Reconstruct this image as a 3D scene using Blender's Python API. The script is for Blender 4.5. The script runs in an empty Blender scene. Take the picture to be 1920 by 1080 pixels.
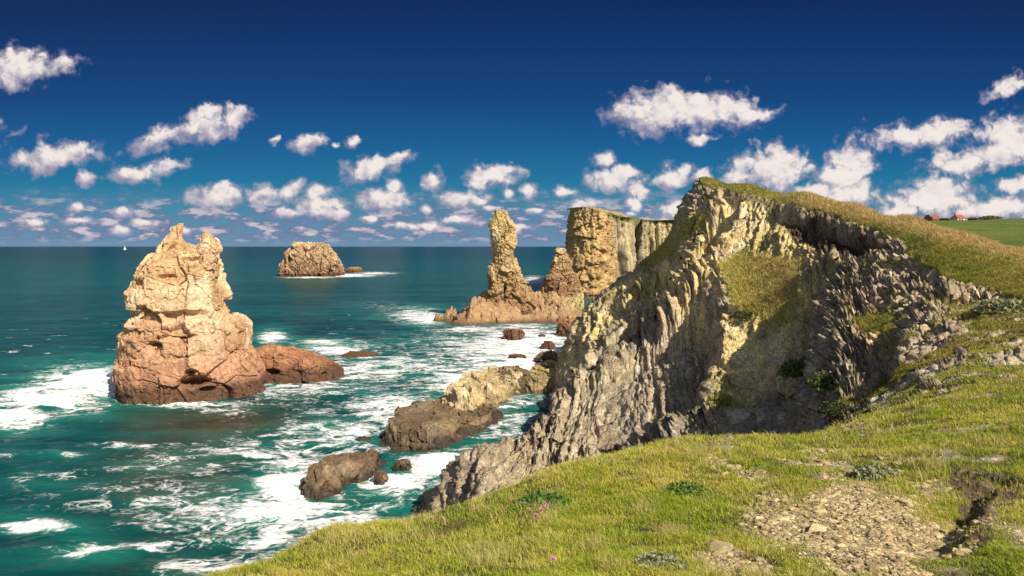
import bpy, math, random
import numpy as np
random.seed(7); RNG = np.random.default_rng(11)
F, ZC, HY = 1280.0, 22.0, 462.0          # focal length in photo pixels, eye height over the sea, horizon row
f32 = np.float32
scene = bpy.context.scene
COL = scene.collection
SUN_AZ = np.array([0.62, -0.78]); SUN_AZ /= np.linalg.norm(SUN_AZ)
SUN_EL = math.radians(41)

# ------------------------------------------------------------------ helpers
def W(px, py, Y):
    return np.array([(px - 960) * Y / F, Y, ZC - (py - HY) * Y / F])

def tag(o, label=None, cat=None, group=None, kind=None):
    if label: o['label'] = label
    if cat: o['category'] = cat
    if group: o['group'] = group
    if kind: o['kind'] = kind
    return o

def sstep(a, b, x):
    t = np.clip((x - a) / (b - a), 0, 1); return t * t * (3 - 2 * t)

def mix(a, b, t):
    t = np.asarray(t)[..., None]
    return a * (1 - t) + np.asarray(b) * t

def _h(ix, iy, iz, seed):
    with np.errstate(over='ignore'):
        h = (ix.astype(np.uint32) * np.uint32(0x8da6b343)) ^ (iy.astype(np.uint32) * np.uint32(0xd8163841)) ^ (iz.astype(np.uint32) * np.uint32(0xcb1ab31f)) ^ np.uint32((seed * 0x9E3779B1 + 0x7f4a7c15) & 0xffffffff)
        h ^= h >> np.uint32(15); h *= np.uint32(0x2c1b3c6d); h ^= h >> np.uint32(12); h *= np.uint32(0x297a2d39); h ^= h >> np.uint32(15)
    return h

def noise(P, seed=0):
    """gradient noise about -1..1; P is N x 3"""
    P = np.asarray(P, f32); fl = np.floor(P); fr = P - fl; I = fl.astype(np.int64)
    u = fr * fr * fr * (fr * (fr * 6 - 15) + 10); out = 0
    for dx in (0, 1):
        wx = u[:, 0] if dx else 1 - u[:, 0]
        for dy in (0, 1):
            wy = u[:, 1] if dy else 1 - u[:, 1]
            for dz in (0, 1):
                wz = u[:, 2] if dz else 1 - u[:, 2]
                h = _h(I[:, 0] + dx, I[:, 1] + dy, I[:, 2] + dz, seed)
                gx = (h & np.uint32(1023)).astype(f32) / 511.5 - 1
                gy = ((h >> np.uint32(10)) & np.uint32(1023)).astype(f32) / 511.5 - 1
                gz = ((h >> np.uint32(20)) & np.uint32(1023)).astype(f32) / 511.5 - 1
                out = out + wx * wy * wz * (gx * (fr[:, 0] - dx) + gy * (fr[:, 1] - dy) + gz * (fr[:, 2] - dz))
    return out * 1.3

def fbm(P, octv=4, seed=0, gain=.5):
    s = 0; a = 1; t = 0; P = np.asarray(P, f32)
    for i in range(octv):
        s = s + a * noise(P * 2.03 ** i + 17.3 * i, seed + i * 31); t += a; a *= gain
    return s / t

def ridged(P, octv=4, seed=0, gain=.5):
    s = 0; a = 1; t = 0; P = np.asarray(P, f32)
    for i in range(octv):
        s = s + a * (1 - np.abs(noise(P * 2.07 ** i + 9.1 * i, seed + i * 17)) * 2.2); t += a; a *= gain
    return s / t

def worley(P, seed=0, box=False):
    P = np.asarray(P, f32); I = np.floor(P).astype(np.int64); n = len(P)
    f1 = np.full(n, 9, f32); f2 = np.full(n, 9, f32); hb = np.zeros(n, np.uint32); C = np.zeros((n, 3), f32)
    for dx in (-1, 0, 1):
        for dy in (-1, 0, 1):
            for dz in (-1, 0, 1):
                J = I + np.array([dx, dy, dz]); h = _h(J[:, 0], J[:, 1], J[:, 2], seed)
                c = np.stack([J[:, 0] + (h & np.uint32(1023)).astype(f32) / 1023, J[:, 1] + ((h >> np.uint32(10)) & np.uint32(1023)).astype(f32) / 1023,
                              J[:, 2] + ((h >> np.uint32(20)) & np.uint32(1023)).astype(f32) / 1023], 1).astype(f32)
                d = (np.abs(c - P).max(1) ** 2) if box else ((c - P) ** 2).sum(1); m = d < f1
                f2 = np.where(m, f1, np.minimum(f2, d)); f1 = np.where(m, d, f1); hb = np.where(m, h, hb); C[m] = c[m]
    return np.sqrt(f1), np.sqrt(f2), hb, C

def facet(P, seed=0, tilt=.7, box=False):
    """broken rock: every cell its own tilted plane; returns height, crack (0 in cracks) and a random value per cell"""
    f1, f2, h, C = worley(P, seed, box)
    with np.errstate(over='ignore'): h2 = (h ^ (h >> np.uint32(7))) * np.uint32(0x297a2d39)
    r = (h2 & np.uint32(1023)).astype(f32) / 1023
    g = np.stack([((h2 >> np.uint32(k)) & np.uint32(255)).astype(f32) / 127.5 - 1 for k in (3, 11, 19)], 1)
    return (r - .5) + tilt * ((P - C) * g).sum(1), f2 - f1, r

def build(name, V, quads=None, tris=None, mat=None, parent=None, col=None, floats=None, smooth=True):
    me = bpy.data.meshes.new(name); V = np.ascontiguousarray(V, f32)
    me.vertices.add(len(V)); me.vertices.foreach_set('co', V.ravel())
    q = np.zeros((0, 4), np.int32) if quads is None else np.asarray(quads, np.int32)
    t = np.zeros((0, 3), np.int32) if tris is None else np.asarray(tris, np.int32)
    me.loops.add(q.size + t.size); me.loops.foreach_set('vertex_index', np.concatenate([q.ravel(), t.ravel()]).astype(np.int32))
    me.polygons.add(len(q) + len(t))
    me.polygons.foreach_set('loop_start', np.concatenate([np.arange(len(q)) * 4, q.size + np.arange(len(t)) * 3]).astype(np.int32))
    me.polygons.foreach_set('use_smooth', np.full(len(q) + len(t), smooth))
    me.update(calc_edges=True)
    if col is not None:
        a = me.color_attributes.new('Col', 'FLOAT_COLOR', 'POINT')
        c = np.ones((len(V), 4), f32); c[:, :3] = np.clip(col, 0, 1); a.data.foreach_set('color', c.ravel())
    for k, v in (floats or {}).items():
        a = me.attributes.new(k, 'FLOAT', 'POINT'); a.data.foreach_set('value', np.ascontiguousarray(v, f32))
    if mat: me.materials.append(mat)
    o = bpy.data.objects.new(name, me); COL.objects.link(o)
    if parent: o.parent = parent
    return o

def grid_quads(nu, nv, wrap=False):
    a = np.arange(nu if wrap else nu - 1)[:, None]; b = np.arange(nv - 1)[None, :]; a2 = (a + 1) % nu
    return np.stack([a * nv + b, a2 * nv + b, a2 * nv + b + 1, a * nv + b + 1], -1).reshape(-1, 4)

def grid_normals(G, wrap=False):
    du = (np.roll(G, -1, 0) - np.roll(G, 1, 0)) if wrap else np.gradient(G, axis=0)
    n = np.cross(du, np.gradient(G, axis=1)); n /= np.linalg.norm(n, axis=-1, keepdims=True) + 1e-9
    return n

def poly_mask(px, py, poly, soft):
    """soft inside mask of a polygon"""
    poly = np.asarray(poly, float); d = np.full(px.shape, 1e9); ins = np.zeros(px.shape, bool)
    for i in range(len(poly)):
        a, b = poly[i], poly[(i + 1) % len(poly)]; e = b - a
        t = np.clip(((px - a[0]) * e[0] + (py - a[1]) * e[1]) / (e @ e + 1e-9), 0, 1)
        d = np.minimum(d, np.hypot(px - a[0] - t * e[0], py - a[1] - t * e[1]))
        if a[1] != b[1]:
            ins ^= ((a[1] > py) != (b[1] > py)) & (px < e[0] * (py - a[1]) / e[1] + a[0])
    return sstep(-soft, soft, np.where(ins, d, -d))

# ------------------------------------------------------------------ node helpers
def N(nt, typ, ins=None, **props):
    n = nt.nodes.new(typ)
    for k, v in props.items(): setattr(n, k, v)
    for k, v in (ins or {}).items():
        s = n.inputs[k]
        if isinstance(v, bpy.types.NodeSocket): nt.links.new(v, s)
        else: s.default_value = v
    return n
def M(nt, op, a, b=0.0, c=None, clamp=False):
    ins = {0: a, 1: b}
    if c is not None: ins[2] = c
    return N(nt, 'ShaderNodeMath', ins, operation=op, use_clamp=clamp).outputs[0]
def MixC(nt, fac, a, b, blend='MIX'):
    return N(nt, 'ShaderNodeMix', {0: fac, 6: a, 7: b}, data_type='RGBA', blend_type=blend, clamp_factor=True).outputs[2]
def SS(nt, x, a, b, lo=0.0, hi=1.0):
    return N(nt, 'ShaderNodeMapRange', {0: x, 1: a, 2: b, 3: lo, 4: hi}, interpolation_type='SMOOTHSTEP').outputs[0]
def Ns(nt, vec, scale, detail=4, rough=.55, dist=0.0):
    return N(nt, 'ShaderNodeTexNoise', {'Vector': vec, 'Scale': scale, 'Detail': detail, 'Roughness': rough, 'Distortion': dist})
def newmat(name):
    m = bpy.data.materials.new(name); m.use_nodes = True; nt = m.node_tree
    return m, nt, nt.nodes['Principled BSDF']

def rock_mat(name, fine=6.0, bump=.25, rough=.9, dist=.15, stretch=(1, 1, 1), contrast=.5):
    m, nt, b = newmat(name)
    co = N(nt, 'ShaderNodeTexCoord').outputs['Object']
    v = N(nt, 'ShaderNodeMapping', {0: co, 3: stretch}).outputs[0]
    c = N(nt, 'ShaderNodeVertexColor', layer_name='Col').outputs[0]
    n1 = Ns(nt, v, fine, 6, .65).outputs[0]; n2 = Ns(nt, v, fine * .23, 4, .6).outputs[0]
    k = M(nt, 'MULTIPLY', SS(nt, n1, .3, .7, 1 - contrast, 1 + contrast), SS(nt, n2, .3, .7, .82, 1.18))
    kc = N(nt, 'ShaderNodeCombineColor', {0: k, 1: k, 2: k}).outputs[0]
    nt.links.new(MixC(nt, 1.0, c, kc, 'MULTIPLY'), b.inputs['Base Color'])
    hgt = M(nt, 'ADD', n1, n2)
    nt.links.new(N(nt, 'ShaderNodeBump', {'Strength': bump * 2, 'Distance': dist, 'Height': hgt}).outputs[0], b.inputs['Normal'])
    b.inputs['Roughness'].default_value = rough; b.inputs['Specular IOR Level'].default_value = .2
    return m

def plain(name, col, rough=.8, var=.2, scale=3.0):
    m, nt, b = newmat(name)
    co = N(nt, 'ShaderNodeTexCoord').outputs['Object']; n = Ns(nt, co, scale, 3).outputs[0]
    c = np.array(col); lo = tuple(np.clip(c * (1 - var), 0, 1)) + (1,); hi = tuple(np.clip(c * (1 + var), 0, 1)) + (1,)
    nt.links.new(MixC(nt, SS(nt, n, .3, .7), lo, hi), b.inputs['Base Color']); b.inputs['Roughness'].default_value = rough
    return m

def leaf_mat(name, transl=.25):
    m, nt, b = newmat(name)
    c = N(nt, 'ShaderNodeVertexColor', layer_name='Col').outputs[0]
    nt.links.new(c, b.inputs['Base Color']); b.inputs['Roughness'].default_value = .6; b.inputs['Specular IOR Level'].default_value = .25
    tr = N(nt, 'ShaderNodeBsdfTranslucent', {0: c}); mx = N(nt, 'ShaderNodeMixShader', {0: transl, 1: b.outputs[0], 2: tr.outputs[0]})
    nt.links.new(mx.outputs[0], nt.nodes['Material Output'].inputs[0])
    return m

M_LAND = rock_mat('cliff_and_turf', 5.0, .5, .95, .14, contrast=.5)
M_NEAR = rock_mat('near_ground', 30.0, .35, .95, .02, contrast=.4)
M_STACK = rock_mat('weathered_limestone', 2.2, .35, .9, .3, contrast=.3)
M_WET = rock_mat('wet_rock', 3.0, .3, .6, .15, (1, 1, .5), contrast=.4)
M_FAR = rock_mat('far_cliff', 1.0, .35, .95, .5, (1, 1, .35), contrast=.35)
M_LEAF = leaf_mat('grass_blade', .3)
M_SHRUB = leaf_mat('shrub_leaf', .2)
M_STONE = rock_mat('gravel_stone', 40.0, .2, .9, .01, contrast=.2)

# ------------------------------------------------------------------ land: control points (column, distance, height or row)
CP = []
def col(px, *pts):
    for Y, v in pts:
        CP.append((px, Y, v if v < 60 else ZC - (v - HY) * Y / F))
col(0, (2, 20), (4, 18.8), (6, 15), (12, 3), (20, -2), (60, -5), (200, -6), (700, -8))
col(300, (2, 20.2), (4, 19.6), (5, 1150), (7, 16.8), (12, 8), (20, 0), (60, -4), (150, -6), (700, -8))
col(420, (2, 20.3), (4, 19.9), (5.5, 1085), (8, 16.4), (14, 7), (22, 0), (60, -4))
col(600, (2, 20.35), (3.5, 1170), (5, 1075), (6.8, 1012), (9, 16.4), (16, 6), (24, 0), (60, -4), (200, -6), (700, -8))
col(780, (2, 20.35), (3.6, 1100), (5.5, 1010), (7.5, 996), (10, 16.0), (18, 5.5), (28, 1), (45, -1), (55, -.8), (60, -2), (100, -5), (250, -6))
col(850, (50, 2.2), (57, 3.4), (61, 0), (70, -3))
col(900, (2, 20.35), (3.6, 1090), (5.5, 1000), (8.2, 964), (11, 15.6), (20, 5.5), (32, 3.5), (48, 4), (60, 3.25), (65, 0), (75, -3), (200, -6), (700, -8))
col(1000, (3.6, 1085), (5.5, 992), (9, 930), (12, 15.4), (22, 5.5), (35, 4), (56, 4.2), (70, 3.6), (76, 0), (90, -2), (130, -4))
col(1035, (80, 4.3), (88, 0), (100, -.5), (112, .3), (125, -3))
col(1060, (102, 5), (112, 5.4), (119, 5.6), (128, 0))
col(1100, (2, 20.35), (3.6, 1080), (6, 962), (9.9, 912), (13, 15.2), (24, 6), (38, 4.5), (55, 850), (62, 800), (72, 740), (86, 680), (103, 622), (121, 578), (134, 3), (160, -4), (250, -6), (700, -8))
col(1160, (105, 570), (121, 527), (134, 10), (150, 0))
col(1200, (3.6, 1080), (6, 950), (10.6, 887), (14, 15.2), (25, 6.5), (40, 6), (52, 815), (60, 745), (72, 670), (86, 600), (103, 535), (120, 491), (132, 14), (150, 3), (180, -4), (350, -6), (700, -8))
col(1262, (97, 490), (110, 440), (117, 426), (128, 20), (145, 8))
col(1285, (108, 382), (116, 380), (126, 24))
col(1300, (2, 20.4), (3.6, 1080), (6, 942), (11.5, 864), (15, 15.5), (25, 8.5), (40, 8.4), (51, 742), (60, 660), (72, 572), (85, 485), (97, 405), (105, 350), (113, 349), (126, 26), (150, 15), (200, 4), (350, -4), (700, -5))
col(1325, (104, 340), (112, 340))
col(1400, (3.6, 1078), (6, 930), (12.3, 847), (16, 16.2), (26, 10.5), (36, 10), (45, 770), (55, 665), (65, 575), (75, 492), (84, 415), (92, 351), (105, 29.5), (130, 24), (200, 16), (350, 18), (700, 22))
col(1500, (3.5, 1080), (6, 905), (13, 836), (17, 16.6), (24, 13.6), (32, 13.2), (40, 720), (50, 612), (60, 522), (70, 442), (80, 366), (95, 27.5), (130, 24), (200, 20), (350, 26), (700, 28))
col(1600, (2, 20.4), (3.4, 1080), (6, 900), (9, 825), (14, 780), (20, 735), (28, 668), (38, 596), (48, 522), (58, 450), (68, 387), (85, 25), (130, 22), (200, 21), (350, 31), (700, 33))
col(1555, (22, 720), (28, 684), (38, 618), (48, 545), (58, 478), (66, 425))
col(1700, (3.3, 1080), (6, 890), (9, 810), (14, 745), (20, 680), (28, 610), (38, 530), (48, 452), (56, 411), (70, 23), (130, 19.5), (200, 22.5), (280, 436), (350, 415), (450, 35))
col(1800, (2, 20.4), (3.3, 1080), (6, 880), (9, 790), (14, 705), (20, 640), (28, 570), (37, 490), (46, 438), (60, 21.5), (130, 19.5), (200, 23), (280, 432), (350, 413), (450, 36))
col(1920, (3.2, 1080), (5, 920), (8, 800), (14, 690), (22, 590), (30, 520), (38, 474), (50, 20.8), (80, 19.5), (130, 20), (200, 24), (280, 430), (350, 409.5), (450, 37), (700, 37))
col(2200, (2, 20.5), (3, 20.4), (8, 20.3), (14, 20.3), (22, 20.8), (38, 21.8), (60, 21.5), (130, 22), (280, 30), (350, 37), (700, 38))
col(2700, (2, 20.8), (8, 20.8), (22, 21.5), (60, 22), (130, 23), (280, 31), (350, 37), (700, 38))
CP = np.array(CP)
def warp(px, Y): return np.stack([np.asarray(px) / 170.0, np.log(Y) * 3.2], -1)
def ker(A, B): return np.sqrt(((A[:, None, :] - B[None, :, :]) ** 2).sum(-1) + .12)
_X = warp(CP[:, 0], CP[:, 1])
_K = ker(_X, _X); _n = len(CP)
_A = np.zeros((_n + 3, _n + 3)); _A[:_n, :_n] = _K + np.eye(_n) * -.004; _A[:_n, _n] = 1; _A[:_n, _n + 1:] = _X; _A[_n, :_n] = 1; _A[_n + 1:, :_n] = _X.T
_w = np.linalg.solve(_A, np.concatenate([CP[:, 2], [0, 0, 0]]))
BU = np.linspace(-60, 2700, 346); BV = np.linspace(math.log(1.8), math.log(700), 700)
_g = np.stack(np.meshgrid(BU, np.exp(BV), indexing='ij'), -1).reshape(-1, 2)
_Q = warp(_g[:, 0], _g[:, 1])
BZ = np.concatenate([ker(q, _X) @ _w[:_n] + _w[_n] + q @ _w[_n + 1:] for q in np.array_split(_Q, 40)]).reshape(len(BU), len(BV))

def bilin(A, px, lnY):
    a = np.clip((px - BU[0]) / (BU[1] - BU[0]), 0, len(BU) - 1.001); b = np.clip((lnY - BV[0]) / (BV[1] - BV[0]), 0, len(BV) - 1.001)
    i = a.astype(int); j = b.astype(int); s = a - i; t = b - j
    return A[i, j] * (1 - s) * (1 - t) + A[i + 1, j] * s * (1 - t) + A[i, j + 1] * (1 - s) * t + A[i + 1, j + 1] * s * t
def hit(px, py, ymin=20.0, ymax=400.0):
    """distance at which the line of sight through a photo point meets the base land"""
    ln = np.linspace(math.log(ymin), math.log(ymax), 1500); Y = np.exp(ln)
    z = bilin(BZ, np.full(1500, float(px)), ln); r = ZC - (py - HY) * Y / F
    k = np.argmax(z >= r); return Y[k] if z[k] >= r[k] else np.nan
def ground(px, py, ymin=20.0):
    Y = hit(px, py, ymin); return W(px, py, Y)

# gullies and scarps: each a line down the slope; the land left of it drops
SC = [  # points, drop, reach, ymin
    ([(1322, 505), (1350, 540), (1352, 610), (1342, 690), (1318, 745), (1262, 800)], 9.0, 7.5, 20),
    ([(1600, 448), (1565, 485), (1540, 535), (1530, 585), (1512, 650), (1490, 720), (1445, 775)], 6.5, 4.2, 20),
    ([(1392, 365), (1385, 400), (1360, 440), (1330, 475), (1270, 525), (1210, 570)], 8.0, 6.0, 20),
    ([(1455, 384), (1510, 398), (1560, 412), (1620, 432), (1680, 448)], 2.2, 2.6, 20),
    ([(1350, 352), (1322, 390), (1290, 450), (1240, 500)], 4.5, 3.5, 20),
    ([(1250, 560), (1228, 620), (1218, 700), (1205, 760)], 2.6, 2.6, 20),
    ([(1250, 745), (1215, 790), (1190, 835)], 2.0, 2.5, 20),
    ([(1690, 480), (1740, 505), (1790, 535)], 1.0, 1.3, 20),
    ([(1700, 600), (1690, 660), (1670, 720)], 1.6, 2.0, 14),
    ([(1900, 893), (1862, 940), (1800, 1020), (1760, 1062)], .13, .6, 3),
    ([(1960, 905), (1885, 915), (1840, 925)], .14, .4, 3),
]
SCL = [(np.array([ground(a, b, ym)[:2] for a, b in pts]), d, w) for pts, d, w, ym in SC]
def scarps(x, y):
    out = np.zeros_like(x); tot = np.zeros_like(x)
    jx = x + .9 * np.minimum(1, y / 40) * noise(np.stack([x / 2.2, y / 2.2, x * 0], 1), 5); jy = y
    for P, d, w in SCL:
        best = np.full(x.shape, 1e9); sg = np.zeros_like(x); tt = np.zeros_like(x); L = 0
        seg = np.hypot(*np.diff(P, axis=0).T); tot_l = seg.sum()
        m = (np.abs(jx - P[:, 0].mean()) < np.ptp(P[:, 0]) + 6 * w) & (np.abs(jy - P[:, 1].mean()) < np.ptp(P[:, 1]) + 6 * w)
        if not m.any(): continue
        X, Y_ = jx[m], jy[m]; b = best[m]; s = sg[m]; t_ = tt[m]
        for i in range(len(P) - 1):
            e = P[i + 1] - P[i]; t = np.clip(((X - P[i, 0]) * e[0] + (Y_ - P[i, 1]) * e[1]) / (e @ e), 0, 1)
            dx, dy = X - P[i, 0] - t * e[0], Y_ - P[i, 1] - t * e[1]; dd = np.hypot(dx, dy); k = dd < b
            # left side = lower side of the line: away from the sun azimuth
            cr = (e[0] * dy - e[1] * dx) * np.sign(e[0] * (-SUN_AZ[1]) - e[1] * (-SUN_AZ[0]))
            s = np.where(k, np.sign(cr), s); t_ = np.where(k, (L + t * seg[i]) / tot_l, t_); b = np.where(k, dd, b); L += seg[i]
        dist = b * s
        drop = d * sstep(-.05 * w, .22 * w, dist) * np.exp(-np.maximum(dist, 0) / w) * sstep(0, .12, t_) * (1 - sstep(.85, 1, t_))
        out[m] = np.maximum(out[m], drop)
    return out

# adaptive tessellation: rows closer together where the slope faces the sea and the viewer
NU, NV = 1050, 1050
UU = np.concatenate([np.linspace(100, 1000, 260, endpoint=False), np.linspace(1000, 1960, 690, endpoint=False), np.linspace(1960, 2700, 100)])
pyB = HY - (BZ - ZC) * F / np.exp(BV)[None, :]
dens = np.abs(np.diff(pyB, axis=1)); dens = np.minimum(dens, 12) + .35
hid = np.minimum.accumulate(pyB, axis=1)[:, 1:] < pyB[:, 1:] - 12
dens = np.where(hid | (BZ[:, 1:] < -1), dens * .12 + .05, dens)
for _ in range(30):
    dens[1:-1] = (dens[:-2] + dens[2:] + 2 * dens[1:-1]) / 4
for _ in range(6):
    dens[:, 1:-1] = (dens[:, :-2] + dens[:, 2:] + 2 * dens[:, 1:-1]) / 4
cum = np.concatenate([np.zeros((len(BU), 1)), np.cumsum(dens, 1)], 1); cum /= cum[:, -1:]
LNb = np.stack([np.interp(np.linspace(0, 1, NV), cum[i], BV) for i in range(len(BU))])
ia = np.clip((UU - BU[0]) / (BU[1] - BU[0]), 0, len(BU) - 1.001); ii = ia.astype(int); fr = (ia - ii)[:, None]
LN = LNb[ii] * (1 - fr) + LNb[ii + 1] * fr
PX = np.repeat(UU[:, None], NV, 1).ravel(); LNf = LN.ravel(); YY = np.exp(LNf)
XX = (PX - 960) * YY / F; ZB = bilin(BZ, PX, LNf)
PYB = HY - (ZB - ZC) * F / YY
drop = scarps(XX, YY)
ZZ = ZB - drop
ZZ += .05 * fbm(np.stack([XX / 1.3, YY / 1.3, XX * 0], 1), 3, 3) * np.minimum(1, YY / 5) + .35 * sstep(14, 40, YY) * fbm(np.stack([XX / 6, YY / 6, XX * 0], 1), 3, 4)
G = np.stack([XX, YY, ZZ], 1)
NRM = -grid_normals(G.reshape(NU, NV, 3)).reshape(-1, 3); NRM *= np.sign(NRM[:, 2:3] + 1e-6)
STEEP = 1 - NRM[:, 2]
NEAR = YY < 17.5
P3 = np.stack([XX, YY, ZZ], 1)
nz1 = fbm(P3 / 3.0, 4, 21); nz2 = fbm(P3 / .8, 3, 22); nz3 = fbm(P3 / 9, 3, 23)

# ---- what covers the ground: turf, dry turf, bare soil, gravel
jit = 14 * nz1 + 9 * nz2
nzs = fbm(P3 / .22, 4, 24); jit = np.where(YY < 17.5, 60 * nzs + 30 * nz2, jit)
jx, jy = PX + jit * 1.3, PYB + jit * .8
turf = np.zeros(len(PX)); dry = np.zeros(len(PX)); soil = np.zeros(len(PX)); grav = np.zeros(len(PX))
farm = YY > 20
ridge = [(1312, 300), (1312, 346), (1345, 352), (1400, 362), (1450, 382), (1500, 388), (1560, 404), (1640, 432), (1690, 455), (1720, 500), (1780, 522), (1850, 540), (1960, 575), (2800, 640), (2800, 300)]
turf = np.maximum(turf, poly_mask(jx, jy, ridge, 7) * farm)
turf = np.maximum(turf, poly_mask(jx, jy, [(1352, 490), (1390, 470), (1460, 470), (1505, 480), (1500, 530), (1470, 560), (1430, 580), (1395, 590), (1365, 560)], 10) * farm * .9)
turf = np.maximum(turf, poly_mask(jx, jy, [(1195, 505), (1235, 455), (1275, 415), (1315, 398), (1330, 410), (1290, 450), (1250, 490), (1215, 510)], 9) * farm)
turf = np.maximum(turf, poly_mask(jx, jy, [(1595, 590), (1650, 575), (1690, 600), (1680, 625), (1620, 630)], 12) * farm * .9)
turf = np.maximum(turf, poly_mask(jx, jy, [(1760, 560), (1960, 590), (1960, 690), (1840, 640), (1800, 610)], 25) * farm * .7 * sstep(-.1, .2, nz1 + .6 * nz2))
turf = np.maximum(turf, poly_mask(jx, jy, [(1520, 790), (1600, 735), (1680, 715), (1760, 720), (1860, 690), (1960, 660), (1960, 800), (1700, 800)], 22) * (YY > 11) * .85 * sstep(-.1, .25, nz1 + .7 * nz2))
turf = np.maximum(turf, poly_mask(jx, jy, [(1560, 700), (1640, 660), (1700, 690), (1640, 720), (1580, 740)], 15) * farm * .6)
turf = np.maximum(turf, (YY > 100) & (ZB > 12) & (PX > 1330))
turf = np.maximum(turf, (YY >= 12.5) & (YY < 27) & (PX > 1440) & (PX < 2800) & (.55 * nz1 + .6 * nz2 + .35 * nzs > .04 + .22 * sstep(14, 22, YY)))
turf[(YY < 12.5)] = 1
turf = np.maximum(turf, .75 * poly_mask(jx, jy, [(1560, 480), (1720, 480), (1960, 560), (1960, 780), (1640, 780), (1560, 640)], 20) * (YY > 17) * sstep(.12, .3, .6 * nz1 + .7 * nz2 + .3 * nz3))
edgeless = 1 - sstep(.45, .8, STEEP) * (YY < 24)
turf = turf * np.where(YY < 24, edgeless, 1) * np.where(YY > 20, 1 - .75 * sstep(.5, .75, STEEP), 1)
dryline = PYB - np.interp(PX, [1310, 1400, 1500, 1600, 1700, 1800, 1920], [340, 351, 366, 387, 411, 438, 474])
dry = sstep(1400, 1560, PX) * (1 - sstep(14, 36, dryline + 18 * nz1)) * (YY < 100) * farm
dry = np.maximum(dry, .75 * poly_mask(jx, jy, [(1420, 470), (1510, 480), (1490, 540), (1430, 560)], 20) * farm)
soil = poly_mask(jx, jy, [(1470, 392), (1500, 398), (1560, 415), (1640, 440), (1680, 470), (1650, 465), (1570, 452), (1530, 455), (1480, 425)], 7) * farm
soil = np.maximum(soil, .8 * poly_mask(jx, jy, [(1360, 360), (1400, 364), (1460, 385), (1450, 396), (1400, 378), (1365, 370)], 4) * farm)
near14 = YY < 12.5
grav = poly_mask(jx, jy, [(1392, 950), (1440, 925), (1535, 945), (1550, 900), (1600, 890), (1700, 925), (1790, 965), (1800, 1005), (1760, 1055), (1720, 1085), (1560, 1100), (1520, 1050), (1420, 1005)], 36) * near14
for cx, cy, rx, ry in [(1410, 890, 36, 14), (1350, 872, 22, 9), (1535, 855, 30, 9), (1660, 868, 24, 8), (1385, 1068, 60, 26), (1480, 862, 22, 8), (1745, 905, 40, 12), (1600, 800, 40, 8)]:
    grav = np.maximum(grav, .8 * near14 * (1 - sstep(.6, 1.25, np.hypot((jx - cx) / rx, (jy - cy) / ry))))
soilN = near14 * np.maximum(poly_mask(jx, jy, [(1790, 880), (1860, 892), (1930, 905), (1930, 945), (1880, 960), (1850, 1010), (1780, 1060), (1740, 1075), (1790, 1000), (1800, 950)], 12), sstep(.05, .2, drop) * near14)
soil = np.maximum(soil, soilN)
bare = near14 * sstep(.10, .36, fbm(P3 / .8, 4, 905) + .25 * nzs) * sstep(1200, 1450, PX)
turf = turf * (1 - .95 * np.maximum(grav, soil * .9)) * (1 - .75 * bare)
grav = np.maximum(grav, .22 * bare)

# ---- broken rock displacement
rockm = np.clip(1 - turf * 1.1, 0, 1) * sstep(11.5, 13, YY) * (.28 + .72 * sstep(18, 32, YY))
rk = rockm > .02
D = np.zeros(len(PX))
Pr = P3[rk]
tw = fbm(Pr / 7, 2, 40)[:, None] * np.array([[.7, .7, .5]])
Pw = Pr + tw
dome = sstep(1480, 1640, PX[rk])
ra = .16 + .44 * sstep(1120, 1420, PX[rk]); rl = np.sqrt(1 + ra ** 2)
S = (Pw[:, 0] - ra * Pw[:, 1]) / rl; T = (Pw[:, 1] + ra * Pw[:, 0]) / rl
B1 = np.stack([S / 2.2, T / (9.0 - 5 * dome), Pw[:, 2] / (7 - 3 * dome)], 1); a1, c1, r1 = facet(B1, 51)
B2 = np.stack([S / .75, T / (3.4 - 2.2 * dome), Pw[:, 2] / (2.8 - 1.9 * dome)], 1); a2, c2, r2 = facet(B2, 52)
B3 = np.stack([S / .32, T / (1.2 - .6 * dome), Pw[:, 2] / (1.0 - .5 * dome)], 1); a3, c3, r3 = facet(B3, 53)
ribm = poly_mask(PX[rk], PYB[rk], [(1040, 700), (1100, 560), (1160, 520), (1330, 480), (1345, 700), (1250, 850), (1000, 900), (800, 980), (780, 900)], 40)
sh = (1 - .55 * sstep(1320, 1400, PX[rk]) * (1 - dome)) * (1 - .35 * ribm)
D[rk] = rockm[rk] * sh * ((.9 - .52 * dome) * a1 + (.55 - .12 * dome) * a2 + (.34 - .02 * dome) * a3 - .35 * (1 - sstep(.02, .2, c2)) - .12 * (1 - sstep(.02, .22, c3)))
rib = ridged(np.stack([S / 1.9, T / 30, Pw[:, 2] / 34], 1), 2, 55)
ribm = poly_mask(PX[rk], PYB[rk], [(1040, 700), (1100, 560), (1160, 520), (1330, 480), (1345, 700), (1250, 850), (1000, 900), (800, 980), (780, 900)], 40)
rib2 = ridged(np.stack([S / .7, T / 9, Pw[:, 2] / 11], 1), 2, 56)
D[rk] += rockm[rk] * (.25 + .75 * ribm) * (1.7 * (np.clip(rib, 0, .8) - .45) + .45 * (rib2 - .5)) * (1 - .7 * dome)
D *= 1 - .72 * sstep(.7, 2.6, drop) * (YY > 20)
D[rk] += rockm[rk] * (.20 * (rib2 - .5) + .12 * a3 + .10 * fbm(Pr / .3, 3, 57)) * sstep(24, 30, YY[rk])
grm = (1 - rockm)
D += grm * (YY > 17) * .16 * fbm(P3 / .7, 3, 60)
DN = grm * (YY <= 17) * (.035 * fbm(P3 / .35, 3, 61) + .02 * fbm(P3 / .1, 2, 62))
DN += (YY <= 17) * soil * (.05 * fbm(P3 / .16, 4, 63) + .02 * fbm(P3 / .04, 2, 64))
D += DN
G2 = G + NRM * D[:, None]
G2[:, 0] += rockm * .25 * nz2 * (YY > 26); 
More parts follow.
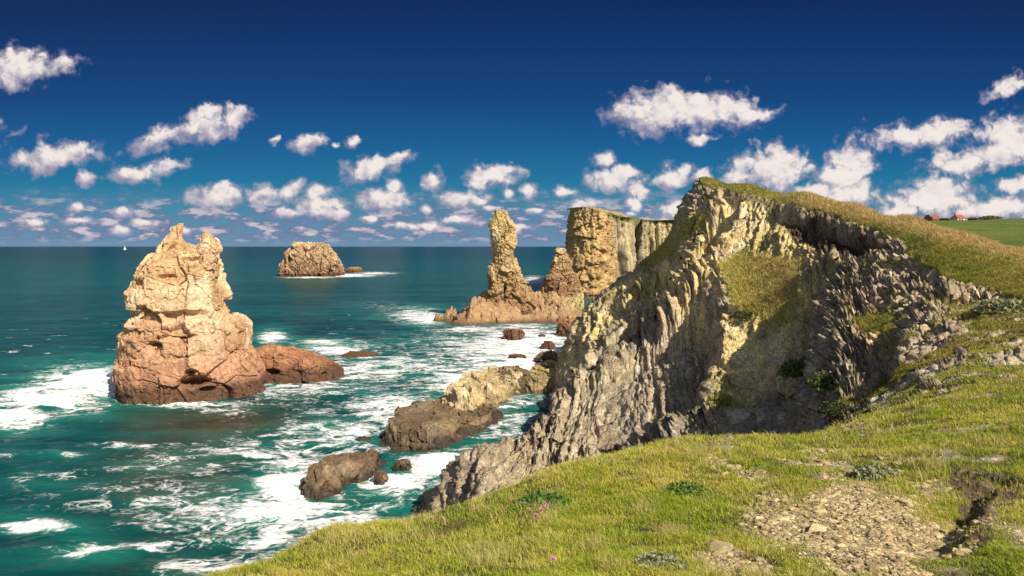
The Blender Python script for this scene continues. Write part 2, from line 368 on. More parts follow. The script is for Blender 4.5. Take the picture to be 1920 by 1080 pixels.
R1 = np.zeros(len(PX)); R2 = R1.copy(); R3 = R1.copy(); C2 = np.ones(len(PX)); R1[rk] = r1; R2[rk] = r2; R3[rk] = r3; C2[rk] = c2

# ---- colours of rock, turf, soil and gravel
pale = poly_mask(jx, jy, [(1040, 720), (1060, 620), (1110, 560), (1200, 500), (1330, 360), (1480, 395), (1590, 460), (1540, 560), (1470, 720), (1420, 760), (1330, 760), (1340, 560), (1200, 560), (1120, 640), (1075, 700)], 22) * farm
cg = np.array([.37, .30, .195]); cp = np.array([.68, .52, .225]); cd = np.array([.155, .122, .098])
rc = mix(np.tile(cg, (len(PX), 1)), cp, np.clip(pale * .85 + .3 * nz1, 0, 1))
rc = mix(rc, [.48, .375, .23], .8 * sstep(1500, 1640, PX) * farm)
rc = mix(rc, cd, np.clip(.55 * sstep(.6, 1, R2) + .45 * sstep(.7, 1, R3) + .25 * sstep(.1, .5, -nz1), 0, .85))
gully_shade = poly_mask(jx, jy, [(1215, 850), (1240, 690), (1290, 540), (1345, 520), (1350, 640), (1320, 760), (1280, 850)], 16) + poly_mask(jx, jy, [(1360, 850), (1420, 700), (1490, 560), (1540, 470), (1570, 480), (1530, 600), (1520, 720), (1480, 850)], 16)  # shade of the gullies put into the rock colour, guessed as a darker bed
rc = mix(rc, [.17, .14, .12], .5 * np.clip(gully_shade, 0, 1) * farm)
rc = mix(rc, [.60, .54, .42], .5 * sstep(.65, .95, 1 - R3))
rc = mix(rc, [.40, .36, .08], .55 * sstep(.12, .45, nz3 + .4 * nz2) * pale)
rc = mix(rc, [.11, .12, .035], .5 * sstep(.25, .5, nz2 + nz3) * (1 - sstep(.5, .75, STEEP)))
rc = mix(rc, [.33, .24, .14], sstep(6, 1.5, ZZ) * .5); rc = mix(rc, [.09, .075, .06], sstep(1.2, .2, ZZ) * .8)
tc = mix(np.tile([.17, .18, .03], (len(PX), 1)), [.30, .25, .06], np.clip(.5 + 1.4 * nz1, 0, 1))
tc = mix(tc, [.085, .105, .025], .6 * sstep(.1, .5, nz2 + .6 * nz3)); tc = mix(tc, [.36, .235, .10], dry * (.65 + .5 * nz2))
tc = mix(tc, [.09, .055, .035], dry * .7 * sstep(.15, .5, fbm(P3 / np.array([5, 2, 1.5]), 3, 71)))
tc = mix(tc, mix(np.tile([.06, .10, .017], (len(PX), 1)), [.115, .135, .028], np.clip(.5 + 1.6 * fbm(P3 / np.array([30, 12, 8]), 4, 72), 0, 1)), ((YY > 130)) * .95)
nearc = mix(np.tile([.115, .10, .028], (len(PX), 1)), [.075, .06, .03], np.clip(.5 + 1.5 * nz2, 0, 1))
tc = np.where((YY < 17)[:, None], nearc, tc)
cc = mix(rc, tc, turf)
cc = mix(cc, mix(np.tile([.29, .225, .115], (len(PX), 1)), [.15, .105, .052], np.clip(.4 + nz2 * 1.3, 0, 1)), grav)
cc = mix(cc, mix(np.tile([.06, .043, .026], (len(PX), 1)), [.13, .092, .052], np.clip(.5 + nz2 * 1.5, 0, 1)), soil)
Q = grid_quads(NU, NV)[:, ::-1]
qy = YY[Q[:, 0]]
keep = G2[Q].max(1)[:, 2] > -3
def part_of(name, sel, mat):
    q = Q[sel & keep]; u, inv = np.unique(q, return_inverse=True)
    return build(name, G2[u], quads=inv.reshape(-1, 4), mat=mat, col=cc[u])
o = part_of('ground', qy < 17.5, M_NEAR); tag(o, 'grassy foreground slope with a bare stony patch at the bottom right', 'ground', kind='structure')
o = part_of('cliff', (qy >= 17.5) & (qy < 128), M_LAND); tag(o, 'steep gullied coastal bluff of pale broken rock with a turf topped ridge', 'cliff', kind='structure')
o = part_of('field', qy >= 128, M_LAND); tag(o, 'smooth green field on the far hill behind the ridge', 'field', kind='structure')

# ------------------------------------------------------------------ sea
spy = np.concatenate([[462.25, 462.5, 462.75], np.arange(463, 1290, .8)])
spx = np.concatenate([np.linspace(-6000, -320, 60), np.arange(-310, 1420, 1.75), np.linspace(1430, 2700, 120), np.linspace(2800, 7000, 40)])
SPX, SPY = [a.ravel() for a in np.meshgrid(spx, spy, indexing='ij')]
SY = F * ZC / (SPY - HY); SX = (SPX - 960) * SY / F; dY = SY ** 2 / (F * ZC) * .8
Sz = np.zeros(len(SX)); XY0 = np.stack([SX, SY, SX * 0], 1)
def fade(L): return np.clip(1.4 - 3.2 * dY / L, 0, 1)
w1 = fbm(XY0 / np.array([26, 11, 1]), 2, 81); w2 = ridged(XY0 / np.array([9, 4.5, 1]) + w1[:, None] * .6, 2, 82); w3 = ridged(XY0 / np.array([2.6, 1.5, 1]) + w2[:, None] * .4, 3, 83)
land_s = bilin(BZ, SPX, np.log(np.clip(SY, 1.9, 690))); land_s = np.where(SY > 690, -20, land_s)
# foam density: where breakers and backwash lie, as patches on the water
FB = [(980, 640, 90, 30, 1.15), (1000, 690, 70, 30, 1.2), (920, 670, 90, 35, .72), (865, 715, 70, 26, .8), (760, 765, 80, 28, .85), (730, 690, 140, 26, .7), (650, 805, 90, 30, .78), (560, 850, 80, 26, .62),
      (535, 905, 42, 36, 1.35), (520, 960, 70, 24, .95), (820, 872, 70, 20, 1.3), (745, 905, 60, 20, 1.15), (900, 840, 45, 18, .7), (965, 760, 45, 28, .65), (640, 965, 130, 34, .75), (450, 860, 100, 26, .4),
      (400, 960, 150, 46, .33), (330, 875, 80, 14, .5), (700, 1000, 120, 30, .5), (185, 716, 95, 24, 1.5), (90, 750, 90, 22, 1.45), (10, 784, 70, 18, 1.4), (285, 738, 75, 15, 1.45), (350, 757, 60, 7, .9), (430, 765, 60, 12, .45),
      (560, 728, 90, 16, .62), (630, 655, 60, 10, 1.0), (512, 632, 26, 10, 1.2), (600, 642, 45, 7, 1.0), (690, 668, 60, 8, .6), (640, 700, 60, 10, .55), (60, 985, 70, 11, 1.0), (170, 1030, 60, 18, .9), (270, 1022, 40, 10, .65), (130, 850, 32, 6, .85),
      (40, 852, 60, 7, .55), (240, 835, 60, 6, .55), (200, 935, 140, 30, .18), (400, 1062, 90, 18, .85), (500, 1010, 90, 24, .6), (800, 595, 45, 14, 1.05), (755, 588, 40, 12, .6), (880, 617, 70, 6, .9), (980, 612, 60, 6, .9), (660, 640, 50, 8, .35),
      (650, 516, 55, 3.2, 1.25), (580, 519.5, 52, 2, 1.1), (705, 512, 40, 2.5, 1.0), (1000, 525, 22, 9, .85), (1100, 550, 36, 8, 1.0), (820, 640, 100, 16, .5), (700, 570, 90, 10, .3), (900, 800, 100, 20, .55), (330, 1000, 90, 12, .35), (100, 900, 80, 10, .3)]
dn = .06 + .07 * sstep(150, 90, SY) * (1 + 1.3 * fbm(XY0 / np.array([14, 9, 1]), 3, 92)); aer = np.zeros(len(SX))
wpx = SPX + 16 * noise(XY0 / np.array([5, 4, 1]), 84) * np.minimum(1, 90 / SY); wpy = SPY + 7 * noise(XY0 / np.array([6, 5, 1]), 85) * np.minimum(1, (80 / SY) ** 2)
for cx, cy, rx, ry, v in FB:
    g = v * np.exp(-((wpx - cx) / rx) ** 2 * .8 - ((wpy - cy) / ry) ** 2 * .8); dn = 1 - (1 - dn) * np.clip(1 - g * .75, 0, 1) if v < .8 else np.maximum(dn, g)
    aer = np.maximum(aer, v * np.exp(-((wpx - cx) / (rx * 1.5)) ** 2 * .7 - ((wpy - cy) / (ry * 1.7)) ** 2 * .7))
dn = dn * (.82 + .6 * fbm(XY0 / np.array([4.5, 3, 1]), 3, 93)) + .14 * sstep(.25, .6, w2) * sstep(170, 110, SY) * sstep(.1, .3, dn)
dn = np.maximum(dn, .95 * sstep(-1.6, -.1, land_s) * (SY > 35) * (SY < 260) * (SPX > 600))
foam = sstep(.55, 1.2, dn)
cap = sstep(.84, .95, ridged(XY0 / np.array([22, 9, 1]), 3, 91)) * sstep(.5, .8, w3 * .5 + .5) * .55 * sstep(60, 120, SY) * (1 - sstep(150, 420, SY))
hsm = .30 * w1 * fade(18) * (1 + .6 * aer) + .16 * w2 * fade(8) * (1 + .7 * np.clip(dn, 0, 1)) + .075 * w3 * fade(2.6) * (1 + 1.2 * np.clip(dn, 0, 1)) + .22 * foam * sstep(.6, 1.3, dn) * (1 + nz1[0])
brk = np.exp(-((SPX - 150) / 120) ** 2 - ((SPY - 722 + (SPX - 200) * .38) / 12) ** 2); hsm += .9 * brk
Sz = hsm - .15
shal = np.exp(-((SPX - 420) / 150) ** 2 - ((SPY - 790) / 26) ** 2) * .85 + .4 * np.exp(-((SPX - 300) / 120) ** 2 - ((SPY - 900) / 50) ** 2)
deep = np.array([.002, .074, .064]); turq = np.array([.022, .225, .165]); navy = np.array([.001, .042, .052])
wc = mix(np.tile(deep, (len(SX), 1)), navy, sstep(250, 1800, SY)); wc = mix(wc, [.003, .055, .052], sstep(500, 90, SY) * .8)
wc = mix(wc, turq, np.clip(aer * .75 + .35 * w1 - .1, 0, 1) * sstep(400, 200, SY)); wc = mix(wc, [.045, .045, .022], np.clip(shal + .25 * w1 * shal, 0, .85))
m, nt, b = newmat('sea_water')
geo = N(nt, 'ShaderNodeTexCoord').outputs['Object']
ca = N(nt, 'ShaderNodeVertexColor', layer_name='Col').outputs[0]; fo = N(nt, 'ShaderNodeAttribute', attribute_name='foam').outputs['Fac']
bub = Ns(nt, geo, 2.6, 6, .7).outputs[0]; bub2 = Ns(nt, N(nt, 'ShaderNodeMapping', {0: geo, 3: (.25, .6, 1)}).outputs[0], 1.0, 5, .65).outputs[0]
fl_ = N(nt, 'ShaderNodeMapping', {0: geo, 2: (0, 0, math.radians(-18)), 3: (.6, 1.0, 1)}).outputs[0]
wrp = N(nt, 'ShaderNodeVectorMath', {0: N(nt, 'ShaderNodeVectorMath', {0: Ns(nt, fl_, .22, 3, .6).outputs['Color'], 1: (.5, .5, .5)}, operation='SUBTRACT').outputs[0], 'Scale': 7.0}, operation='SCALE').outputs[0]
fv = N(nt, 'ShaderNodeVectorMath', {0: fl_, 1: wrp}, operation='ADD').outputs[0]
def vein(sc, det, k): return M(nt, 'SUBTRACT', 1.0, M(nt, 'MULTIPLY', M(nt, 'ABSOLUTE', M(nt, 'SUBTRACT', Ns(nt, fv, sc, det, .62).outputs[0], .5)), k), clamp=True)
lace = M(nt, 'ADD', M(nt, 'ADD', M(nt, 'MULTIPLY', vein(.17, 3, 8.0), .36), M(nt, 'MULTIPLY', vein(.46, 3, 9.0), .34)), M(nt, 'MULTIPLY', vein(1.5, 4, 7.5), .30))
ex = M(nt, 'ADD', M(nt, 'SUBTRACT', lace, .93), fo)
ex = M(nt, 'ADD', ex, M(nt, 'MULTIPLY', M(nt, 'SUBTRACT', bub, .5), .35))
fm = SS(nt, ex, -.06, .56)
fm = M(nt, 'MULTIPLY', fm, SS(nt, fo, .02, .3))
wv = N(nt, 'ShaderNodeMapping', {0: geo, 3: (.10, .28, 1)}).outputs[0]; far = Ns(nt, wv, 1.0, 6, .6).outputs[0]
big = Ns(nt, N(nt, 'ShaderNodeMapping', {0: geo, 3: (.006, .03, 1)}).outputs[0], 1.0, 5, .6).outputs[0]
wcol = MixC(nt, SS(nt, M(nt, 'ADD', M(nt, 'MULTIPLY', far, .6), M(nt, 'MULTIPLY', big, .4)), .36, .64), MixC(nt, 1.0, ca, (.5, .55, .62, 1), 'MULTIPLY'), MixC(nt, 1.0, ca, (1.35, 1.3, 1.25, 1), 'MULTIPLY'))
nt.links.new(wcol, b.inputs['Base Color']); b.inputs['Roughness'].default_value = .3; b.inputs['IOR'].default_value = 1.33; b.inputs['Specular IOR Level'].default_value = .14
bh = M(nt, 'ADD', M(nt, 'MULTIPLY', far, 1.0), M(nt, 'MULTIPLY', bub2, .5))
nt.links.new(N(nt, 'ShaderNodeBump', {'Strength': .55, 'Distance': .5, 'Height': bh}).outputs[0], b.inputs['Normal'])
fb = N(nt, 'ShaderNodeBsdfDiffuse', {0: (.86, .84, .83, 1)}); nt.links.new(N(nt, 'ShaderNodeBump', {'Strength': .5, 'Distance': .25, 'Height': bub}).outputs[0], fb.inputs['Normal'])
nt.links.new(N(nt, 'ShaderNodeMixShader', {0: fm, 1: b.outputs[0], 2: fb.outputs[0]}).outputs[0], nt.nodes['Material Output'].inputs[0])
Q = grid_quads(len(spx), len(spy))
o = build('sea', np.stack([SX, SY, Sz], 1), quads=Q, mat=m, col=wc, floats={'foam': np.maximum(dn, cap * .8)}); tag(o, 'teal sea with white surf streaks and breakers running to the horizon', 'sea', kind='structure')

# ------------------------------------------------------------------ sea stacks and rocks
def loft(outL, outR, Y0, depth, zb=-1.5, nth=520, nz=420, power=.85, shift=0.0, topround=.16):
    """slices between a left and a right outline (row, column) at distance Y0, each slice a rounded block"""
    outL = np.array(sorted(outL), float); outR = np.array(sorted(outR), float)
    top = min(outL[0, 0], outR[0, 0]); rows = np.linspace(top, HY + (ZC - zb) * F / Y0, nz)
    l = np.interp(rows, outL[:, 0], outL[:, 1]); r = np.interp(rows, outR[:, 0], outR[:, 1])
    z = ZC - (rows - HY) * Y0 / F; xl = (l - 960) * Y0 / F; xr = (r - 960) * Y0 / F
    hw = (xr - xl) / 2; xc = (xl + xr) / 2; wmax = hw.max()
    hd = depth / 2 * (hw / wmax) ** .7
    k = np.sqrt(np.clip(np.linspace(0, 1, nz) / topround * 1.0, 0, 1)) if topround else np.ones(nz)
    hd = hd * (.35 + .65 * k)
    th = np.linspace(0, 2 * math.pi, nth, endpoint=False); c, s = np.cos(th), np.sin(th)
    c = np.sign(c) * np.abs(c) ** power; s = np.sign(s) * np.abs(s) ** power
    al = math.atan2(xc.mean(), Y0); ca, sa = math.cos(al), math.sin(al)      # the broad side faces the viewpoint
    G = np.zeros((nth, nz, 3)); cc_ = c[:, None] * hw * ca * .95; G[..., 0] = xc + cc_ * ca + s[:, None] * hd * sa; G[..., 1] = Y0 + (xc.mean() - xc) * 0 - cc_ * sa + s[:, None] * hd * ca; G[..., 2] = z
    return G

def rockify(G, amp, size, seed, aniso=(1, 1, 1), tiltv=(0, 0, 0), box=True, warp_=.09, inset=.0, pits=()):
    n = -grid_normals(G, True); nth, nz, _ = G.shape      # outward
    P = G.reshape(-1, 3).copy(); P[:, 2] += P[:, 0] * tiltv[0] + P[:, 1] * tiltv[1]
    P = P + size * warp_ * np.stack([fbm(P / size / 1.5, 3, seed + k) for k in (1, 2, 3)], 1)
    an = np.array(aniso)
    a, c, r = facet(P / (size * an), seed + 10, .55, box); msk = .55 + .45 * sstep(-.1, .25, fbm(P / size / .9, 2, seed + 9)); b, d, q = facet(P / (size * .40 * an), seed + 11, .6, box); b = b * msk; d = d + (1 - msk) * .1; fall = np.repeat(np.ones((nth, 1)), nz, 1); fall = (np.linalg.norm(G[..., :2] - G[..., :2].mean(0), axis=-1) / size / .45).clip(.15, 1).ravel(); e, g, v = facet(P / (size * .14 * an), seed + 12, .7)
    D = amp * (1.15 * a + .58 * b + .2 * e - .42 * (1 - sstep(.0, .045, c)) - .20 * (1 - sstep(0, .07, d)) + .05 * fbm(P / size * 3, 4, seed + 5) + .05 * fbm(P / size * 14, 3, seed + 6) - inset) * fall
    X0 = G.reshape(-1, 3); wob = .35 * fbm(X0 / 1.2, 3, seed + 15)      # hollows and ledge grooves on the near face
    for px_, pz_, rx_, rz_, dp in pits:
        rr = np.sqrt(((X0[:, 0] - px_) / rx_) ** 2 + ((X0[:, 2] - pz_) / rz_) ** 2) + wob; D = D - dp * (1 - sstep(.55, 1.05, rr)) * (n.reshape(-1, 3)[:, 1] < .1)
    return (X0 + n.reshape(-1, 3) * D[:, None]), r, q, v, c, d

def cap_top(V, nth, nz, row=0):
    c = V.reshape(nth, nz, 3)[:, row].mean(0); return c

def finish_rock(name, parts, colfn, mat, label, cat, group=None):
    Vs, Qs, Ts, Cs, off = [], [], [], [], 0
    for G, args in parts:
        nth, nz, _ = G.shape; V, r, q, v, c, d = rockify(G, **args); C = colfn(V, r, q, v, c, d)
        V = np.concatenate([V, [cap_top(V, nth, nz)]]); C = np.concatenate([C, C[:1]])
        Vs.append(V); Cs.append(C); Qs.append(grid_quads(nth, nz, True)[:, ::-1] + off)
        a = np.arange(nth); Ts.append(np.stack([np.full(nth, nth * nz), a * nz, ((a + 1) % nth) * nz], 1) + off); off += len(V)
    V = np.concatenate(Vs); base = np.array([V[:, 0].mean(), V[:, 1].mean(), 0])
    o = build(name, V - base, np.concatenate(Qs), np.concatenate(Ts), mat, col=np.concatenate(Cs), smooth=False); o.location = base
    return tag(o, label, cat, group)

def stack_col(z0, z1, seed, low=(.35, .185, .11), high=(.55, .355, .185), white=.35, yel=.22, wet=4.5, wetc=(.10, .055, .034)):
    def f(V, r, q, v, c, d):
        n = fbm(V / 3, 4, seed); n2 = fbm(V / .9, 3, seed + 1); t = np.clip((V[:, 2] - z0) / (z1 - z0) + .25 * n, 0, 1)
        C = mix(np.tile(np.array(low), (len(V), 1)), high, t)
        C = C * (.86 + .28 * r)[:, None] * (.93 + .14 * q)[:, None]
        C = mix(C, [.64, .56, .42], white * sstep(.62, .9, r) * sstep(.15, .5, t)); C = mix(C, [.46, .34, .07], yel * sstep(.2, .5, n2 * .6 + fbm(V / 5, 2, seed + 4)))
        C = mix(C, wetc, .92 * sstep(wet * .75, wet * .35, V[:, 2] + 1.1 * n + .5 * n2)); return C
    return f

SL = [(418, 334), (425, 324), (440, 317), (455, 306), (468, 300), (478, 288), (492, 268), (505, 256), (515, 250), (538, 244), (548, 230), (562, 228), (580, 229), (583, 240), (590, 247), (602, 229), (612, 230), (622, 218), (634, 219), (660, 219), (690, 218), (712, 218), (735, 217), (780, 217)]
SR = [(418, 346), (424, 347), (438, 346), (452, 352), (462, 380), (472, 404), (485, 414), (495, 423), (530, 424), (545, 431), (575, 437), (590, 441), (597, 455), (605, 470), (612, 480), (630, 482), (654, 480), (658, 492), (690, 510), (705, 513), (725, 512), (780, 511)]
G1 = loft(SL, SR, 105, 20, nth=640, nz=520)
PL = [(431, 384), (440, 377), (455, 371), (480, 364), (520, 350)]; PR = [(431, 386), (440, 397), (452, 408), (466, 415), (478, 413), (495, 408), (520, 400)]
G1b = loft(PL, PR, 104, 6, zb=16, nth=260, nz=160)
finish_rock('sea_stack', [(G1, dict(amp=.95, size=5.6, seed=107, aniso=(.9, 1, 1.15), tiltv=(.35, 0), inset=.1, pits=[(-44.6, 3.0, 2.0, .8, 2.2), (-45.3, 4.3, .7, .45, 1.2), (-43.0, 1.6, 1.1, .6, 1.2), (-50.2, 7.6, 1.5, 1.3, 1.3), (-47.5, 9.2, 2.6, .6, 1.0), (-54.5, 12.4, 5.5, .5, 1.1), (-47.5, 12.0, 3.0, .9, 1.2), (-50, 17.5, 1.6, .7, .9), (-46, 20.2, 2.4, .45, .8)])), (G1b, dict(amp=.4, size=2.4, seed=140))],
            stack_col(3, 15, 101), M_STACK, 'massive tan sea stack with twin notched peaks rising from surf on the left', 'sea stack')

def ellrock(px0, px1, top, base, Y=None, depth=None, nth=260, nz=130, skew=0.0, flat=.55):
    """a low rock between two columns; base is the waterline row of its near side"""
    Y = Y or F * ZC / (base - HY); w = (px1 - px0) * Y / F; depth = depth or w * .8; Yc = Y + depth / 2
    h = ZC - (top - HY) * Yc / F; xc = ((px0 + px1) / 2 - 960) * Yc / F; hw = (px1 - px0) * Yc / F / 2
    t = np.linspace(0.02, 1, nz); z = h - (h + 1.0) * t ** 1.6; sc = np.sqrt(np.clip(1 - (1 - t) ** 2.2, 0, 1)) * (1 - .0 * t)
    th = np.linspace(0, 2 * math.pi, nth, endpoint=False); c, s = np.cos(th), np.sin(th)
    c = np.sign(c) * np.abs(c) ** flat ; s = np.sign(s) * np.abs(s) ** flat
    G = np.zeros((nth, nz, 3)); G[..., 0] = xc + skew * hw * (1 - sc) + c[:, None] * hw * sc; G[..., 1] = Yc + s[:, None] * depth / 2 * sc; G[..., 2] = z
    return G
def wedge(px0, px1, topL, topR, base, depth, Y=None, **k):
    G = ellrock(px0, px1, min(topL, topR), base, Y, depth, **k); x = G[..., 0]; f = (x - x.min()) / (np.ptp(x) + 1e-6)
    Yc = G[..., 1].mean(); hl = ZC - (topL - HY) * Yc / F; hr = ZC - (topR - HY) * Yc / F; h = max(hl, hr)
    G[..., 2] = np.where(G[..., 2] > 0, G[..., 2] * ((hl + (hr - hl) * f) / h), G[..., 2]); return G

RED = dict(low=(.20, .085, .045), high=(.33, .17, .085), white=.0, yel=.05)
BRN = dict(low=(.10, .068, .04), high=(.185, .13, .072), white=.1, yel=.12, wet=1.1, wetc=(.045, .035, .025))
finish_rock('rock_ledge', [(wedge(455, 642, 634, 676, 714, 9, Y=110, flat=.7), dict(amp=.45, size=2.6, seed=200, tiltv=(.3, 0), pits=[(-38.8, 1.7, 1.4, .7, 1.3), (-30.5, 1.2, .6, .5, .7)]))], stack_col(0, 5, 201, **RED), M_STACK, 'low red brown rock ledge reaching right from the foot of the tall stack', 'rock')
IL = [(457, 560), (462, 545), (470, 535), (480, 530), (495, 524), (508, 525), (520, 523), (535, 523)]; IR = [(457, 605), (463, 615), (473, 628), (482, 638), (492, 643), (505, 646), (520, 646), (535, 646)]
finish_rock('rock_islet', [(loft(IL, IR, 512, 30, nth=420, nz=220, zb=-2, topround=.5), dict(amp=3.2, size=8, seed=230, aniso=(.8, 1, 1.1), tiltv=(.8, 0), inset=0))], stack_col(2, 16, 231, low=(.28, .17, .10), high=(.41, .28, .16), white=.2, yel=.0, wet=4), M_FAR, 'rounded brown rock islet far out near the horizon ringed by white surf', 'islet')
finish_rock('sea_rock', [(ellrock(648, 682, 502, 510, flat=.8), dict(amp=.9, size=5, seed=240))], stack_col(0, 4, 241, **RED), M_WET, 'tiny dark rock awash just right of the far islet', 'rock')
NL = [(394, 926), (400, 922), (410, 919), (425, 918), (440, 920), (465, 923), (488, 924), (500, 917), (512, 911), (525, 917), (545, 916), (555, 906), (570, 898), (600, 896)]; NR = [(394, 944), (400, 951), (412, 958), (425, 963), (450, 966), (475, 964), (492, 967), (505, 974), (520, 981), (535, 988), (550, 997), (570, 1010), (600, 1012)]
finish_rock('rock_pinnacle', [(loft(NL, NR, 205, 12, nth=420, nz=420, zb=-1, shift=.0), dict(amp=1.15, size=3.4, seed=309, aniso=(1, 1, 1.1), tiltv=(.35, 0), inset=0))], stack_col(4, 30, 301, low=(.28, .165, .085), high=(.50, .375, .17), white=.2, yel=.45), M_STACK, 'slender leaning rock pinnacle standing upright on a boulder shelf mid frame', 'sea stack')
KL = [(465, 1046), (470, 1042), (485, 1040), (500, 1033), (510, 1024), (522, 1018), (540, 1012), (560, 1008), (600, 1004)]; KR = [(465, 1060), (472, 1064), (485, 1070), (500, 1074), (515, 1082), (530, 1086), (560, 1088), (600, 1090)]
finish_rock('sea_stack', [(loft(KL, KR, 235, 14, nth=360, nz=300, zb=-1), dict(amp=1.3, size=5, seed=320, aniso=(1, 1, .8)))], stack_col(6, 20, 321, low=(.27, .155, .085), high=(.40, .28, .14), white=.1, yel=.25), M_STACK, 'squat brown stack with a stubby top between the slender pinnacle and the far headland', 'sea stack')

# boulder shelf under the pinnacle
nu, nv = 520, 300
ux = np.linspace(805, 1095, nu)[:, None] * np.ones((1, nv)); uy = np.ones((nu, 1)) * np.linspace(183, 268, nv)[None, :]
gx = (ux - 960) * uy / F; cen = sstep(812, 850, ux) * (1 - sstep(1085, 1095, ux))
front = np.interp(ux, [805, 815, 840, 880, 930, 1000, 1060, 1095], [206, 196, 189, 186, 190, 194, 194, 196]); back = np.interp(ux, [805, 830, 880, 930, 1095], [207, 208, 214, 228, 262])
ins = np.minimum(sstep(-2.5, 15, uy - front), sstep(-2, 8, back - uy))
hh = np.interp(ux, [805, 830, 880, 920, 960, 1010, 1060, 1095], [1, 2.4, 4.6, 7, 7.5, 5.5, 5.0, 4.5])
PB = np.stack([gx, uy, gx * 0], -1).reshape(-1, 3); PBw = PB + .8 * np.stack([fbm(PB / 3, 2, 7), fbm(PB / 3, 2, 8), PB[:, 0] * 0], 1)
a, c, r = facet(PBw / np.array([4.2, 4.2, 1]), 411); a2_, c2_, r2_ = facet(PBw / 1.7, 412)
z = -1.6 + (hh * ins + 1.2 * ins).ravel() + ins.ravel() * (2.6 * a + .9 * a2_ + 1.3 * sstep(0, .5, c) + .5 * sstep(0, .4, c2_) - .8)
Vb = np.stack([PB[:, 0], PB[:, 1], z], 1); bn = fbm(Vb / 4, 3, 413)
cb = mix(np.tile([.22, .125, .065], (len(Vb), 1)), [.37, .245, .125], np.clip(.35 + .5 * r + bn * .6, 0, 1)); cb = mix(cb, [.09, .05, .03], .85 * sstep(1.3, .2, z)); cb = mix(cb, [.42, .38, .17], .6 * sstep(1040, 1080, ux.ravel()) * sstep(2, 4, z))
o = build('rock_shelf', Vb, grid_quads(nu, nv), mat=M_STACK, col=cb); tag(o, 'jumbled brown boulder shelf at sea level beneath the slender pinnacle', 'rocks')

# far headland: buttress and wall of upright slabs with turf on top
pl = [(1098, 420, 402), (1080, 370, 398), (1071, 330, 391), (1073, 305, 389.5), (1085, 298, 388), (1105, 296, 389), (1128, 297, 396), (1137, 306, 402), (1150, 322, 405), (1180, 330, 409), (1189, 345, 411), (1196, 352, 412), (1203, 336, 413), (1235, 338, 413), (1290, 342, 412), (1420, 350, 411)]
pp = np.array([[(a - 960) * b / F, b, ZC - (t - HY) * b / F] for a, b, t in pl]); sl = np.concatenate([[0], np.cumsum(np.hypot(*np.diff(pp[:, :2], axis=0).T))])
ns, nzh = 900, 260; s = np.linspace(0, sl[-1], ns)
lx, ly, lz = [np.interp(s, sl, pp[:, k]) for k in range(3)]
for _ in range(6): lx[1:-1] = (lx[:-2] + lx[2:]) / 2; ly[1:-1] = (ly[:-2] + ly[2:]) / 2
tx, ty = np.gradient(lx), np.gradient(ly); tn = np.hypot(tx, ty); nx, ny = ty / tn, -tx / tn
t = np.concatenate([np.linspace(0, 1, 200), np.linspace(1.02, 2, 60)])[None, :]
batter = 5.0 * (1 - np.minimum(t, 1)) ** 1.5 * np.interp(s, sl, [1, 1, 1, 1, 1, 1, 1, 1, 1, 1, 1, 1, 1, 1, 1, 1])[:, None]
inl = np.where(t > 1, (t - 1) * 60, 0)
Gh = np.zeros((ns, nzh, 3)); Gh[..., 0] = lx[:, None] + nx[:, None] * batter + inl * .35; Gh[..., 1] = ly[:, None] + ny[:, None] * batter + inl; Gh[..., 2] = -1.5 + (lz[:, None] + 1.5) * np.minimum(t, 1) + np.where(t > 1, .8 * np.sqrt(np.clip((t - 1) * 2, 0, 1)), 0)
gh = Gh.reshape(-1, 3); wall = (np.minimum(t, 1) < 1) * np.ones((ns, 1)); wall = wall.ravel(); ss = np.repeat(s, nzh)
wz = gh + 1.5 * np.stack([fbm(gh / 9, 3, 501), fbm(gh / 9, 3, 502), fbm(gh / 9, 3, 503)], 1)
butt = (1 - sstep(sl[7], sl[8], ss))
sw = ss + 1.2 * noise(gh / 7, 504)
v1, e1, q1 = facet(np.stack([sw / 3.4, gh[:, 2] / 60, ss * 0], 1), 511, .5); v2, e2, q2 = facet(np.stack([sw / 1.3, gh[:, 2] / 26, ss * 0], 1), 512, .5); v3, e3, q3 = facet(wz / 4.2, 513, .7); v4, e4, q4 = facet(wz / 1.5, 514, .7)
Dh = (1 - butt) * (4.0 * v1 + 1.8 * v2 + .4 * v4 - 3.0 * (1 - sstep(.04, .22, e1)) - .8 * (1 - sstep(.04, .2, e2))) + butt * (2.2 * v3 + .8 * v4 + .9 * v1 - .5 * (1 - sstep(0, .05, e3)))
nrm = np.stack([np.repeat(nx, nzh), np.repeat(ny, nzh), ss * 0], 1); topf = np.minimum(1, (2.0 - t.ravel()[np.tile(np.arange(nzh), ns)]) ) ; lip = np.where(wall > 0, 1, 0)
gh2 = gh + nrm * (Dh * (.25 + .75 * lip) * (t.ravel()[np.tile(np.arange(nzh), ns)] < 1.3))[:, None]; gh2[:, 2] += (1 - wall) * .6 * fbm(gh / 5, 3, 520)
hn = fbm(gh / 6, 4, 521); ch = mix(np.tile([.49, .385, .205], (len(gh), 1)), [.30, .245, .17], np.clip(q2 * .9 + hn * .5, 0, 1)); ch = mix(ch, [.13, .10, .07], (1 - butt) * .8 * sstep(.62, .85, q1))
ch = mix(ch, mix(np.tile([.50, .34, .14], (len(gh), 1)), [.28, .155, .07], np.clip(q3 * .7 + hn * .9, 0, 1)), butt * .9)
tr = t.ravel()[np.tile(np.arange(nzh), ns)]; ch = mix(ch, [.13, .15, .035], np.clip(sstep(.93, .99, tr + .03 * hn), 0, 1) * (1 - .7 * butt)); notch = np.exp(-((ss - sl[11]) / 5) ** 2); ch = mix(ch, [.14, .16, .04], notch * .8 * sstep(.35, .7, tr)); ch = mix(ch, [.13, .075, .045], .9 * sstep(3.5, .5, gh[:, 2]))
